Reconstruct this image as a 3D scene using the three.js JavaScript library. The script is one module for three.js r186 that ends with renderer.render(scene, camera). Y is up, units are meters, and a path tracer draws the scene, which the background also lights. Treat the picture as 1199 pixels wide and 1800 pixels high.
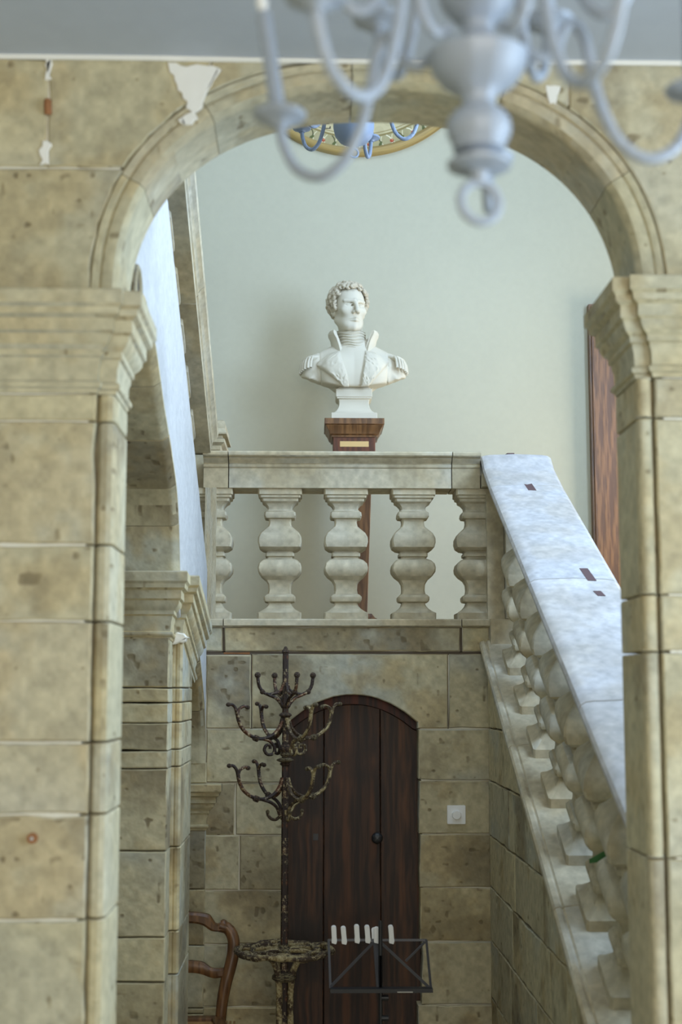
import * as THREE from 'three';
import { MarchingCubes } from 'three/addons/objects/MarchingCubes.js';
import { mergeGeometries, mergeVertices, toCreasedNormals } from 'three/addons/utils/BufferGeometryUtils.js';
import { RectAreaLightUniformsLib } from 'three/addons/lights/RectAreaLightUniformsLib.js';

// ───────────────────────── camera, sky, lights, exposure ─────────────────────────
const scene = new THREE.Scene();
const EYE = 1.75, FPX = 2500;                       // eye height, focal length in pixels of the 1199 x 1800 frame
const PITCH = Math.atan(315 / FPX), YAW = Math.atan((59.5 / FPX) * Math.cos(PITCH));
const camera = new THREE.PerspectiveCamera((2 * Math.atan(900 / FPX) * 180) / Math.PI, 1199 / 1800, 0.05, 60);
camera.position.set(0, EYE, 0);
camera.rotation.order = 'YXZ';
camera.rotation.set(PITCH, -YAW, 0);
camera.focus = 6.1;
camera.userData.fStop = 2.6;
camera.updateMatrixWorld();
const renderer = new THREE.WebGLRenderer();
renderer.toneMapping = THREE.LinearToneMapping;
renderer.toneMappingExposure = 1.0;
renderer.shadowMap.enabled = true;
scene.background = new THREE.Color(0x20242a);
RectAreaLightUniformsLib.init();
// daylight comes in through windows outside the frame: [centre, facing point, width, height, colour, intensity]
const TOP_Y = EYE + 4.35;
const WINDOWS = [
  { name: 'window_1', at: [2.52, EYE + 2.25, -4.45], to: [0, EYE + 2.25, -4.45], w: 1.3, h: 2.3, color: [0.54, 0.73, 1.0], power: 18 },
  { name: 'window_2', at: [0.5, EYE + 0.35, 2.42], to: [0.5, EYE + 0.35, 0], w: 1.8, h: 1.9, color: [1.0, 0.96, 0.88], power: 9.2 },
  { name: 'window_3', at: [2.12, EYE + 0.2, -1.6], to: [0, EYE + 0.2, -1.6], w: 1.3, h: 1.8, color: [0.62, 0.80, 1.0], power: 9 },
  { name: 'window_4', at: [2.52, EYE + 1.05, -6.95], to: [0, EYE + 1.05, -6.95], w: 0.6, h: 1.3, color: [1.0, 0.93, 0.78], power: 11 },
  { name: 'window_5', at: [0.35, TOP_Y - 0.03, -5.2], to: [0.35, 0, -5.2001], w: 1.7, h: 1.7, color: [0.64, 0.79, 1.0], power: 4.5 },
];

// ───────────────────────── helpers ─────────────────────────
let seed = 7;
const rnd = () => { seed |= 0; seed = (seed + 0x6d2b79f5) | 0; let t = Math.imul(seed ^ (seed >>> 15), 1 | seed); t = (t + Math.imul(t ^ (t >>> 7), 61 | t)) ^ t; return ((t ^ (t >>> 14)) >>> 0) / 4294967296; };
const rr = (a, b) => a + (b - a) * rnd();
const V3 = (x = 0, y = 0, z = 0) => new THREE.Vector3(x, y, z);
const lerp = THREE.MathUtils.lerp, clamp = THREE.MathUtils.clamp, sstep = THREE.MathUtils.smoothstep;
const used = {};
function numbered(n) { const k = used[n] = (used[n] ?? -1) + 1; return k ? n + '_' + String(k).padStart(3, '0') : n; }
// measuring helper: where the sight line of a pixel of the photograph meets the vertical plane at distance Z
function at(px, py, Z) { const v = V3((px - 599.5) / FPX, (900 - py) / FPX, -1).applyQuaternion(camera.quaternion); const k = Z / -v.z; return [v.x * k, EYE + v.y * k]; }
function atX(px, py, X) { const v = V3((px - 599.5) / FPX, (900 - py) / FPX, -1).applyQuaternion(camera.quaternion); const k = X / v.x; return [-v.z * k, EYE + v.y * k]; }
function shade(o) { o.traverse((m) => { if (m.isMesh) { m.castShadow = true; m.receiveShadow = true; } }); }
function group(name, parent = scene, pos) { const g = new THREE.Group(); g.name = parent === scene ? numbered(name) : name; parent.add(g); if (pos) g.position.set(...pos); return g; }
function thing(name, label, category, pos, grp) { const g = group(name, scene, pos); g.userData = { label, category }; if (grp) g.userData.group = grp; return g; }
function struct(name) { const g = group(name); g.userData = { kind: 'structure' }; return g; }
function part(name, geo, mat, parent, label) {
  const m = new THREE.Mesh(geo, mat); m.name = parent === scene ? numbered(name) : name; m.castShadow = m.receiveShadow = true;
  if (parent !== scene) { parent.userData.__n ??= {}; const k = parent.userData.__n[name] = (parent.userData.__n[name] ?? -1) + 1; if (k) m.name = name + '_' + String(k).padStart(3, '0'); }
  if (label) m.userData.label = label;
  parent.add(m); return m;
}
function solid(name, geo, mat) { const m = part(name, geo, mat, scene); m.userData.kind = 'structure'; return m; }
const box = (x0, x1, y0, y1, z0, z1) => { const g = new THREE.BoxGeometry(Math.abs(x1 - x0), Math.abs(y1 - y0), Math.abs(z1 - z0)); uvBox(g); return g.translate((x0 + x1) / 2, (y0 + y1) / 2, (z0 + z1) / 2); };
function uvBox(g, s = 1) {                         // uv in metres from position and face direction
  const p = g.attributes.position, n = g.attributes.normal, uv = new Float32Array(p.count * 2), ou = rnd() * 3, ov = rnd() * 3;
  const A = V3(), B = V3(), C = V3(), N = V3();
  for (let i = 0; i < p.count; i++) {
    if (g.index) N.fromBufferAttribute(n, i); else if (i % 3 === 0) { A.fromBufferAttribute(p, i); B.fromBufferAttribute(p, i + 1).sub(A); C.fromBufferAttribute(p, i + 2).sub(A); N.copy(B.cross(C)).normalize(); }
    const ax = Math.abs(N.x), ay = Math.abs(N.y), az = Math.abs(N.z);
    let u, v;
    if (ax >= ay && ax >= az) { u = p.getZ(i); v = p.getY(i); } else if (ay >= az) { u = p.getX(i); v = p.getZ(i); } else { u = p.getX(i); v = p.getY(i); }
    uv[i * 2] = u * s + ou; uv[i * 2 + 1] = v * s + ov;
  }
  g.setAttribute('uv', new THREE.BufferAttribute(uv, 2)); return g;
}
const merge = (list) => mergeGeometries(list.map((g) => { const h = g.index ? g.toNonIndexed() : g; for (const k of Object.keys(h.attributes)) if (!['position', 'normal', 'uv'].includes(k)) h.deleteAttribute(k); if (!h.attributes.uv) uvBox(h); return h; }));
// loft through rings of Vector3 (all the same length)
function loft(rings, { closed = true, caps = true, crease = 0.6 } = {}) {
  const n = rings[0].length, pos = [], idx = [];
  rings.forEach((r) => r.forEach((p) => pos.push(p.x, p.y, p.z)));
  const m = closed ? n : n - 1;
  for (let i = 0; i < rings.length - 1; i++) for (let j = 0; j < m; j++) { const a = i * n + j, b = i * n + ((j + 1) % n), c = a + n, d = b + n; idx.push(a, b, d, a, d, c); }
  if (caps && closed) for (const [r, flip] of [[0, true], [rings.length - 1, false]]) {
    const ring = rings[r], c = ring.reduce((s, p) => s.add(p), V3(0, 0, 0)).multiplyScalar(1 / n), nrm = V3(0, 0, 0);
    for (let j = 0; j < n; j++) nrm.add(ring[j].clone().sub(c).cross(ring[(j + 1) % n].clone().sub(c)));
    nrm.normalize(); const t = Math.abs(nrm.y) < 0.9 ? V3(0, 1, 0) : V3(1, 0, 0), u = t.clone().cross(nrm).normalize(), v = nrm.clone().cross(u);
    const tri = THREE.ShapeUtils.triangulateShape(ring.map((p) => new THREE.Vector2(p.dot(u), p.dot(v))), []);
    for (const [a, b, cc] of tri) flip ? idx.push(r * n + a, r * n + cc, r * n + b) : idx.push(r * n + a, r * n + b, r * n + cc);
  }
  let g = new THREE.BufferGeometry(); g.setAttribute('position', new THREE.Float32BufferAttribute(pos, 3)); g.setIndex(idx);
  g = toCreasedNormals(g.toNonIndexed(), crease); return uvBox(g);
}
// profile [out, y] swept along plan path [x, z], outward = left of travel when side = 1; yAt(pathIndex) adds height
function sweep(profile, path, { side = 1, yAt = () => 0, crease = 0.5 } = {}) {
  const rings = path.map((p, i) => {
    const dir = (a, b) => new THREE.Vector2(b[0] - a[0], b[1] - a[1]).normalize(), nr = (d) => new THREE.Vector2(d.y, -d.x).multiplyScalar(side);
    let m; const d0 = i ? dir(path[i - 1], p) : null, d1 = i < path.length - 1 ? dir(p, path[i + 1]) : null;
    if (d0 && d1) { const a = nr(d0), b = nr(d1); m = a.clone().add(b).normalize(); m.multiplyScalar(1 / Math.max(0.3, m.dot(a))); } else m = nr(d0 ?? d1);
    return profile.map(([o, y]) => V3(p[0] + m.x * o, y + yAt(i), p[1] + m.y * o));
  });
  return loft(rings, { crease });
}
// square-plan turned piece: profile [half width, y]
function squareLoft(profile, { dz = 1, ch = 0.006, shear = 0, crease = 0.6 } = {}) {
  return loft(profile.map(([w, y]) => { const c = Math.min(ch, w * 0.3), d = w * dz, q = [[w - c, d], [w, d - c], [w, -d + c], [w - c, -d], [-w + c, -d], [-w, -d + c], [-w, d - c], [-w + c, d]]; return q.map(([x, z]) => V3(x, y - shear * z, z)); }).map((r) => r.reverse()), { crease });
}
const smoothPts = (pts, n) => new THREE.CatmullRomCurve3(pts.map((p) => V3(p[0], p[1], p[2] ?? 0)), false, 'centripetal').getPoints(n);
function tube(pts, r, seg = 24, rad = 8, smooth = true) {
  const c = smooth ? new THREE.CatmullRomCurve3(pts.map((p) => V3(p[0], p[1], p[2] ?? 0)), false, 'centripetal') : null, q = c ? c.getSpacedPoints(seg) : pts.map((p) => V3(p[0], p[1], p[2] ?? 0));
  const R = typeof r === 'function' ? r : () => r; let u = null;
  const rings = q.map((p, i) => {
    const t = (i < q.length - 1 ? q[i + 1] : p).clone().sub(i ? q[i - 1] : p).normalize();
    if (!u) u = Math.abs(t.y) < 0.9 ? V3(0, 1, 0) : V3(1, 0, 0);
    u = u.clone().sub(t.clone().multiplyScalar(u.dot(t))).normalize(); const v = t.clone().cross(u), rad_ = R(i / (q.length - 1));
    return Array.from({ length: rad }, (_, k) => { const a = (k / rad) * 2 * Math.PI; return p.clone().add(u.clone().multiplyScalar(Math.cos(a) * rad_)).add(v.clone().multiplyScalar(Math.sin(a) * rad_)); });
  });
  return loft(rings, { crease: 1.1 });
}
const lathe = (pts, n = 32) => { const g = new THREE.LatheGeometry(pts.map(([r, y]) => new THREE.Vector2(Math.max(r, 0.0001), y)), n); return toCreasedNormals(g.toNonIndexed(), 0.7); };
const bar = (a, b, w, t) => { const A = V3(...a), B = V3(...b), d = B.clone().sub(A), L = d.length(); const g = new THREE.BoxGeometry(w, L, t); g.applyQuaternion(new THREE.Quaternion().setFromUnitVectors(V3(0, 1, 0), d.normalize())); return g.translate(...A.add(B).multiplyScalar(0.5).toArray()); };

// ───────────────────────── procedural textures and materials ─────────────────────────
function noiseGrid(P, Q, s) { const a = new Float32Array(P * Q); let k = s; for (let i = 0; i < P * Q; i++) { k = (Math.imul(k, 1664525) + 1013904223) >>> 0; let t = k ^ (k >>> 15); t = Math.imul(t, 0x2c1b3c6d); a[i] = ((t ^ (t >>> 12)) >>> 0) / 4294967296; } return a; }
const grids = {};
function vn(x, y, P, Q, s) { const g = grids[P + '_' + Q + '_' + s] ??= noiseGrid(P, Q, s * 7919 + P); const ix = Math.floor(x), iy = Math.floor(y); let fx = x - ix, fy = y - iy; fx = fx * fx * (3 - 2 * fx); fy = fy * fy * (3 - 2 * fy); const a = ((ix % P) + P) % P, b = (a + 1) % P, c = ((iy % Q) + Q) % Q, d = (c + 1) % Q; return lerp(lerp(g[c * P + a], g[c * P + b], fx), lerp(g[d * P + a], g[d * P + b], fx), fy); }
function fbm(u, v, P, o, s, sx = 1) { let t = 0, a = 0.5, n = 0; for (let i = 0; i < o; i++) { t += a * vn(u * P * sx, v * P, P * sx, P, s + i); n += a; a *= 0.5; P *= 2; } return t / n; }
function makeTex(size, metres, fn) {
  const c = new Uint8Array(size * size * 4), b = new Uint8Array(size * size * 4);
  for (let y = 0; y < size; y++) for (let x = 0; x < size; x++) {
    const [r, g, bl, h] = fn(x / size, y / size), i = (y * size + x) * 4;
    c[i] = clamp(r, 0, 255); c[i + 1] = clamp(g, 0, 255); c[i + 2] = clamp(bl, 0, 255); c[i + 3] = 255; b[i] = b[i + 1] = b[i + 2] = clamp(h * 255, 0, 255); b[i + 3] = 255;
  }
  const mk = (d, srgb) => { const t = new THREE.DataTexture(d, size, size); t.wrapS = t.wrapT = THREE.RepeatWrapping; t.magFilter = THREE.LinearFilter; t.minFilter = THREE.LinearFilter; if (srgb) t.colorSpace = THREE.SRGBColorSpace; t.repeat.set(1 / metres, 1 / metres); t.needsUpdate = true; return t; };
  return { map: mk(c, true), bump: mk(b, false) };
}
const mix3 = (a, b, t) => [lerp(a[0], b[0], t), lerp(a[1], b[1], t), lerp(a[2], b[2], t)];
function stoneTex(s, base, grey, ochre, dark, pits) {
  return makeTex(768, 1.3, (u, v) => {
    const big = fbm(u, v, 3, 4, s), mid = fbm(u, v, 9, 4, s + 20), fine = fbm(u, v, 60, 3, s + 40), bed = fbm(u, v, 8, 3, s + 60, 1) * 0.5 + fbm(u, v, 24, 2, s + 65) * 0.5;
    let c = mix3(base, grey, sstep(big, 0.42, 0.66)); c = mix3(c, ochre, sstep(mid, 0.5, 0.72) * 0.55);
    const st = fbm(u, v, 5, 5, s + 80); c = mix3(c, dark, sstep(st, 0.47, 0.74) * 0.5);
    const pit = sstep(fbm(u, v, 44, 2, s + 100) * 0.8 + st * 0.25, 0.72, 0.86) * pits; c = mix3(c, dark, pit * 0.75);
    const k = 0.86 + 0.22 * fine + 0.1 * (bed - 0.5); return [c[0] * k, c[1] * k, c[2] * k, 0.5 + 0.35 * (fine - 0.5) + 0.4 * (mid - 0.5) - pit * 0.4];
  });
}
const T = {
  stone: stoneTex(1, [190, 180, 148], [186, 179, 154], [184, 165, 124], [120, 106, 78], 0.9),
  stone2: stoneTex(5, [184, 173, 140], [170, 168, 152], [170, 148, 106], [104, 91, 66], 0.9),
  pale: stoneTex(9, [190, 180, 154], [186, 180, 162], [190, 172, 136], [158, 144, 114], 0.15),
  marble: stoneTex(13, [196, 193, 188], [191, 190, 187], [195, 187, 172], [174, 166, 152], 0.05),
  plaster: makeTex(768, 1.6, (u, v) => { const a = fbm(u, v, 3, 4, 200), f = fbm(u, v, 70, 3, 220), st = fbm(u, v, 5, 3, 240, 4); let c = mix3([170, 170, 168], [190, 190, 188], sstep(a, 0.35, 0.65)); const crack = 1 - Math.min(1, Math.abs(fbm(u, v, 6, 3, 260) - 0.5) * 90); c = mix3(c, [150, 146, 140], Math.max(0, crack) * 0.16 * sstep(st, 0.45, 0.6)); const k = 0.95 + 0.1 * f; return [c[0] * k, c[1] * k, c[2] * k, 0.5 + 0.5 * (f - 0.5) + 0.5 * (a - 0.5)]; }),
  paint: makeTex(512, 2.2, (u, v) => { const a = fbm(u, v, 3, 3, 300), f = fbm(u, v, 90, 2, 320); const k = 0.97 + 0.05 * a + 0.02 * f; return [190 * k, 187 * k, 167 * k, f]; }),
  ceiling: makeTex(256, 2, (u, v) => { const a = fbm(u, v, 3, 3, 340), f = fbm(u, v, 60, 2, 350), k = 0.96 + 0.06 * a + 0.02 * f; return [186 * k, 192 * k, 200 * k, f]; }),
  oldwood: makeTex(768, 0.7, (u, v) => { const w = u + 0.02 * fbm(u, v, 6, 3, 410), g = fbm(w, v, 4, 5, 400, 14), a = fbm(u, v, 3, 5, 420), st = fbm(w, v, 2, 3, 440, 9); let c = mix3([42, 27, 18], [72, 46, 29], sstep(g, 0.3, 0.75)); c = mix3(c, [116, 70, 38], sstep(st, 0.5, 0.78) * 0.5); c = mix3(c, [30, 22, 18], sstep(a, 0.45, 0.75) * 0.6); return [...c, 0.3 + 0.7 * g]; }),
  wood: makeTex(512, 0.5, (u, v) => { const w = u + 0.02 * fbm(u, v, 6, 3, 530), g = fbm(w, v, 4, 4, 500, 10), a = fbm(u, v, 3, 3, 520); const c = mix3([92, 62, 36], [128, 90, 54], sstep(g * 0.75 + a * 0.25, 0.35, 0.65)); return [...c, g]; }),
  iron: makeTex(512, 0.22, (u, v) => { const a = fbm(u, v, 5, 5, 600), f = fbm(u, v, 40, 3, 620); let c = mix3([46, 34, 29], [92, 58, 38], sstep(a, 0.4, 0.62)); c = mix3(c, [168, 154, 118], sstep(f * 0.65 + a * 0.35, 0.56, 0.64) * 0.8); return [...c, f]; }),
  ironpale: makeTex(512, 0.22, (u, v) => { const a = fbm(u, v, 5, 5, 640), f = fbm(u, v, 40, 3, 660); let c = mix3([62, 48, 34], [132, 116, 80], sstep(a, 0.36, 0.56)); c = mix3(c, [172, 160, 122], sstep(f * 0.6 + a * 0.4, 0.5, 0.6) * 0.8); return [...c, f]; }),
};
const mat = (o) => new THREE.MeshStandardMaterial({ roughness: 0.9, metalness: 0, ...o });
const tinted = (t, tints, bump = 0.006, rough = 0.93) => tints.map((c) => mat({ map: t.map, bumpMap: t.bump, bumpScale: bump, color: new THREE.Color(...c), roughness: rough }));
const M = {
  front: tinted(T.stone, [[1, 1, 1], [0.95, 0.95, 0.93], [1.04, 1.02, 0.97], [0.97, 0.96, 0.98]]),
  back: tinted(T.stone2, [[1.12, 1.12, 1.1], [1.03, 1.03, 1.04], [1.18, 1.15, 1.08], [1.07, 1.09, 1.12]]),
  pale: tinted(T.pale, [[1, 1, 1], [0.95, 0.94, 0.92]], 0.003),
  marble: mat({ map: T.marble.map, bumpMap: T.marble.bump, bumpScale: 0.0006, color: new THREE.Color(0.95, 0.96, 1.02), roughness: 0.55 }),
  mortar: mat({ bumpMap: T.stone.bump, bumpScale: 0.004, color: new THREE.Color(0.68, 0.64, 0.53), roughness: 1 }),
  mortarDark: mat({ color: new THREE.Color(0.11, 0.085, 0.06), roughness: 1 }),
  whitePlaster: mat({ map: T.plaster.map, bumpMap: T.plaster.bump, bumpScale: 0.006 }),
  patch: mat({ bumpMap: T.plaster.bump, bumpScale: 0.003, color: new THREE.Color(0.80, 0.77, 0.69) }),
  paint: mat({ map: T.paint.map, roughness: 0.85 }),
  ceiling: mat({ map: T.ceiling.map, roughness: 0.9 }),
  oldwood: [mat({ map: T.oldwood.map, bumpMap: T.oldwood.bump, bumpScale: 0.003, roughness: 0.62 }), mat({ map: T.oldwood.map, bumpMap: T.oldwood.bump, bumpScale: 0.003, roughness: 0.62, color: new THREE.Color(0.82, 0.78, 0.78) })],
  redwood: mat({ map: T.oldwood.map, color: new THREE.Color(1.0, 0.5, 0.42), roughness: 0.6 }),
  wood: mat({ map: T.wood.map, bumpMap: T.wood.bump, bumpScale: 0.0008, roughness: 0.42 }),
  woodDark: mat({ map: T.wood.map, roughness: 0.45, color: new THREE.Color(0.42, 0.34, 0.32) }),
  woodRed: mat({ map: T.wood.map, roughness: 0.4, color: new THREE.Color(0.62, 0.34, 0.3) }),
  iron: mat({ map: T.iron.map, bumpMap: T.iron.bump, bumpScale: 0.002, roughness: 0.7, metalness: 0.15 }),
  ironpale: mat({ map: T.ironpale.map, bumpMap: T.ironpale.bump, bumpScale: 0.003, roughness: 0.85 }),
  black: mat({ color: new THREE.Color(0.02, 0.02, 0.022), roughness: 0.45 }),
  steel: mat({ color: new THREE.Color(0.11, 0.11, 0.12), roughness: 0.5, metalness: 0.3 }),
  white: mat({ color: new THREE.Color(0.86, 0.86, 0.84), roughness: 0.5 }),
  lead: mat({ color: new THREE.Color(0.10, 0.055, 0.055), roughness: 0.8 }),
  rust: mat({ color: new THREE.Color(0.30, 0.13, 0.05), roughness: 0.9 }),
  brass: mat({ color: new THREE.Color(0.62, 0.44, 0.2), roughness: 0.45, metalness: 0.4 }),
  bust: mat({ color: new THREE.Color(0.63, 0.585, 0.475), roughness: 0.75 }),
  bustHair: mat({ color: new THREE.Color(0.54, 0.475, 0.36), roughness: 0.85 }),
  chand: mat({ color: new THREE.Color(0.33, 0.37, 0.43), roughness: 0.42 }),
  chandBlue: mat({ color: new THREE.Color(0.20, 0.245, 0.33), roughness: 0.5 }),
  gold: mat({ map: T.stone2.map, color: new THREE.Color(0.9, 0.72, 0.4), roughness: 0.6 }),
  leaf: mat({ color: new THREE.Color(0.03, 0.13, 0.03), roughness: 0.5, side: THREE.DoubleSide }),
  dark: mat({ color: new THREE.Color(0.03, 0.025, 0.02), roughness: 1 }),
};

// ───────────────────────── stones ─────────────────────────
// a frame maps (u, v) on a wall face to the world; n = u x v points out of the wall
const frame = (o, u, v) => { const U = V3(...u), V = V3(...v); return new THREE.Matrix4().makeBasis(U, V, U.clone().cross(V)).setPosition(...o); };
function insetPoly(p, d) {
  const n = p.length; let A = 0; for (let i = 0; i < n; i++) { const a = p[i], b = p[(i + 1) % n]; A += a[0] * b[1] - b[0] * a[1]; } if (A < 0) p = p.slice().reverse();
  return p.map((c, i) => { const a = p[(i + n - 1) % n], b = p[(i + 1) % n]; const d0 = new THREE.Vector2(c[0] - a[0], c[1] - a[1]).normalize(), d1 = new THREE.Vector2(b[0] - c[0], b[1] - c[1]).normalize(); const n0 = new THREE.Vector2(-d0.y, d0.x), n1 = new THREE.Vector2(-d1.y, d1.x), m = n0.clone().add(n1).normalize(), k = d / Math.max(0.35, m.dot(n0)); return [c[0] + m.x * k, c[1] + m.y * k]; });
}
function roughen(p, amp, step = 0.07) {
  const out = [], n = p.length;
  for (let i = 0; i < n; i++) { const a = p[i], b = p[(i + 1) % n], L = Math.hypot(b[0] - a[0], b[1] - a[1]), k = Math.max(1, Math.min(12, Math.round(L / step))); const nx = -(b[1] - a[1]) / (L || 1), ny = (b[0] - a[0]) / (L || 1); for (let j = 0; j < k; j++) { const t = j / k, e = amp * (rnd() - 0.35) * (rnd() < 0.12 ? 2.4 : 1); out.push([lerp(a[0], b[0], t) + nx * e, lerp(a[1], b[1], t) + ny * e]); } }
  return out;
}
function stone(parent, poly, fr, { depth = 0.06, mats = M.front, joint = 0.0018, amp = 0.0025, proud = 0, name = 'stone', bevel = 0.004, step = 0.07 } = {}) {
  const p = roughen(insetPoly(poly, joint), amp, step), sh = new THREE.Shape(p.map((q) => new THREE.Vector2(...q)));
  let g = new THREE.ExtrudeGeometry(sh, { depth: depth - bevel, bevelEnabled: true, bevelThickness: bevel, bevelSize: bevel, bevelOffset: -bevel, bevelSegments: 1, steps: 1 });
  g.translate(0, 0, -depth + proud + rr(-0.0015, 0.0015));
  const uv = g.attributes.uv, a = rnd() * 5, b = rnd() * 5; for (let i = 0; i < uv.count; i++) uv.setXY(i, uv.getX(i) + a, uv.getY(i) + b);
  g.applyMatrix4(fr);
  return part(name, g, mats[Math.floor(rnd() * mats.length)], parent);
}
const rect = (x0, x1, y0, y1) => [[x0, y0], [x1, y0], [x1, y1], [x0, y1]];
// plan section [x, z] raised from y0 to y1 as one block
function block(parent, plan, y0, y1, { mats = M.front, name = 'jamb_stone', joint = 0.002 } = {}) {
  const n = plan.length; let A = 0; for (let i = 0; i < n; i++) { const a = plan[i], b = plan[(i + 1) % n]; A += a[0] * b[1] - b[0] * a[1]; }
  const pl = A > 0 ? plan.slice().reverse() : plan, e = 0.003;
  const ins = insetPoly(pl, e), k = (q, y) => q.map(([x, z]) => V3(x, y, z));
  const insR = A > 0 || true ? (() => { let B = 0; for (let i = 0; i < n; i++) { const a = ins[i], b = ins[(i + 1) % n]; B += a[0] * b[1] - b[0] * a[1]; } return B > 0 ? ins.slice().reverse() : ins; })() : ins;
  // align the start of the inset ring with the plan ring
  let best = 0, bd = 1e9; for (let i = 0; i < n; i++) { const d = Math.hypot(insR[i][0] - pl[0][0], insR[i][1] - pl[0][1]); if (d < bd) { bd = d; best = i; } }
  const R = insR.slice(best).concat(insR.slice(0, best));
  const g = loft([k(R, y0 + joint), k(pl, y0 + joint + e), k(pl, y1 - joint - e), k(R, y1 - joint)], { crease: 0.5 });
  return part(name, g, mats[Math.floor(rnd() * mats.length)], parent);
}
// impost profile [out, y below the top]
const IMPOST = [[-0.06, 0], [0.058, 0], [0.061, -0.004], [0.061, -0.034], [0.053, -0.042], [0.051, -0.056], [0.039, -0.064], [0.039, -0.092], [0.031, -0.098], [0.030, -0.108], [0.023, -0.121], [0.013, -0.131], [0.013, -0.144], [0.006, -0.149], [0.006, -0.158], [0.002, -0.17], [0.001, -0.2], [0.008, -0.204], [0.010, -0.21], [0.008, -0.216], [0.002, -0.22], [0, -0.229], [-0.06, -0.229]];
const impost = (y, k = 1, o = 1) => IMPOST.map(([a, b]) => [a < 0 ? a : a * o, y + b * k]);

// ───────────────────────── the shell of the place ─────────────────────────
const ZA = 3.19, ZA2 = 3.42, ZB = 6.25, ZU = 7.4;              // arch wall front and back, wall under the landing, upper back wall
const CEIL = EYE + 1.478, LAND = EYE + 0.315, TOP = EYE + 4.35, XL = -2.25, XR = 2.55;
solid('floor', box(XL - 0.2, XR + 0.2, -0.15, 0, 2.7, -ZU - 0.2), mat({ map: T.stone2.map, roughness: 0.8 }));
solid('ceiling', box(XL - 0.2, XR + 0.2, CEIL, CEIL + 0.14, 2.6, -ZA - 0.001), M.ceiling);
solid('ceiling', box(XL - 0.2, XR + 0.2, TOP, TOP + 0.15, -ZA2 + 0.1, -ZU - 0.2), M.ceiling);
solid('wall_upper', box(XL - 0.2, XR + 0.2, 0, TOP, -ZU, -ZU - 0.2), M.paint);
solid('wall_outer_right', box(XR, XR + 0.2, 0, TOP, -ZA2 + 0.02, -ZU), M.paint);
solid('wall_outer_left', box(XL - 0.2, XL, 0, TOP, -ZA2 + 0.02, -ZU), M.paint);
solid('wall_room_right', box(2.16, 2.36, 0, CEIL, 2.46, -ZA), M.paint);
solid('wall_room_left', box(-2.1, -1.9, 0, CEIL, 2.46, -ZA), M.paint);
solid('wall_room_rear', box(-2.1, 2.36, 0, CEIL, 2.46, 2.66), M.paint);
solid('landing_floor', box(XL, XR, LAND - 0.2, LAND, -ZB - 0.06, -ZU), mat({ map: T.stone2.map, roughness: 0.8 })).userData.kind = 'structure';
for (const w of WINDOWS) {
  const g = struct(w.name); g.position.set(...w.at); g.lookAt(...w.to);
  part('window_pane', new THREE.PlaneGeometry(w.w, w.h), mat({ color: 0x101418, emissive: new THREE.Color(...w.color), emissiveIntensity: 0.6, roughness: 0.3 }), g);
  const f = [box(-w.w / 2 - 0.06, -w.w / 2, -w.h / 2 - 0.06, w.h / 2 + 0.06, -0.02, 0.035), box(w.w / 2, w.w / 2 + 0.06, -w.h / 2 - 0.06, w.h / 2 + 0.06, -0.02, 0.035), box(-w.w / 2, w.w / 2, w.h / 2, w.h / 2 + 0.06, -0.02, 0.035), box(-w.w / 2, w.w / 2, -w.h / 2 - 0.06, -w.h / 2, -0.02, 0.035)];
  part('window_frame', merge(f), M.white, g);
  for (const x of [0]) part('glazing_bar', box(x - 0.02, x + 0.02, -w.h / 2, w.h / 2, 0, 0.025), M.white, g);
  for (const k of [-1, 0, 1]) part('glazing_bar', box(-w.w / 2, w.w / 2, k * w.h / 4 - 0.012, k * w.h / 4 + 0.012, 0, 0.02), M.white, g);
  const l = new THREE.RectAreaLight(new THREE.Color(...w.color), w.power, w.w, w.h); l.name = 'window_daylight';
  const d = V3(...w.to).sub(V3(...w.at)).normalize(); l.position.copy(V3(...w.at).addScaledVector(d, 0.05)); l.lookAt(...V3(...w.at).addScaledVector(d, 2).toArray()); scene.add(l);
}

// ───────────────────────── the arch wall in front ─────────────────────────
const JL = -0.44, JR = 0.757;                                   // jamb faces of the archway
const ARC = { c: 0.164, a: 0.606, b: 0.517, y: EYE + 0.9, n: 2.32 };
const arcPt = (t, off = 0) => {
  const P = (q) => { const c = Math.cos(q), s = Math.sin(q); return [ARC.c + ARC.a * Math.sign(c) * Math.pow(Math.abs(c), 2 / ARC.n), ARC.y + ARC.b * Math.pow(Math.max(s, 0), 2 / ARC.n)]; };
  const p = P(t); if (!off) return p;
  const c = Math.cos(t), s = Math.sin(t); let nx = Math.sign(c) * Math.pow(Math.abs(c), 2 - 2 / ARC.n) / ARC.a, ny = Math.pow(Math.max(s, 0), 2 - 2 / ARC.n) / ARC.b; const L = Math.hypot(nx, ny) || 1;
  return [p[0] + (nx / L) * off, p[1] + (ny / L) * off];
};
const arcT = (x) => { let lo = 0, hi = Math.PI; for (let i = 0; i < 40; i++) { const m = (lo + hi) / 2; if (arcPt(m)[0] > x) lo = m; else hi = m; } return lo; };
const arcRun = (t0, t1, off, n = 20) => Array.from({ length: n + 1 }, (_, i) => arcPt(lerp(t0, t1, i / n), off));
const wallA = struct('wall_front');
{
  const sh = new THREE.Shape([[XL - 0.2, 0], [JL - 0.06, 0], [JL - 0.06, ARC.y], ...arcRun(Math.PI, 0, 0.07, 48), [JR + 0.06, ARC.y], [JR + 0.06, 0], [XR + 0.2, 0], [XR + 0.2, TOP], [XL - 0.2, TOP]].map((p) => new THREE.Vector2(...p)));
  const g = new THREE.ExtrudeGeometry(sh, { depth: ZA2 - ZA - 0.006, bevelEnabled: false }); g.translate(0, 0, -ZA2); part('mortar_core', g, M.mortar, wallA);
}
const FA = frame([0, 0, -ZA], [1, 0, 0], [0, 1, 0]);
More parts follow.
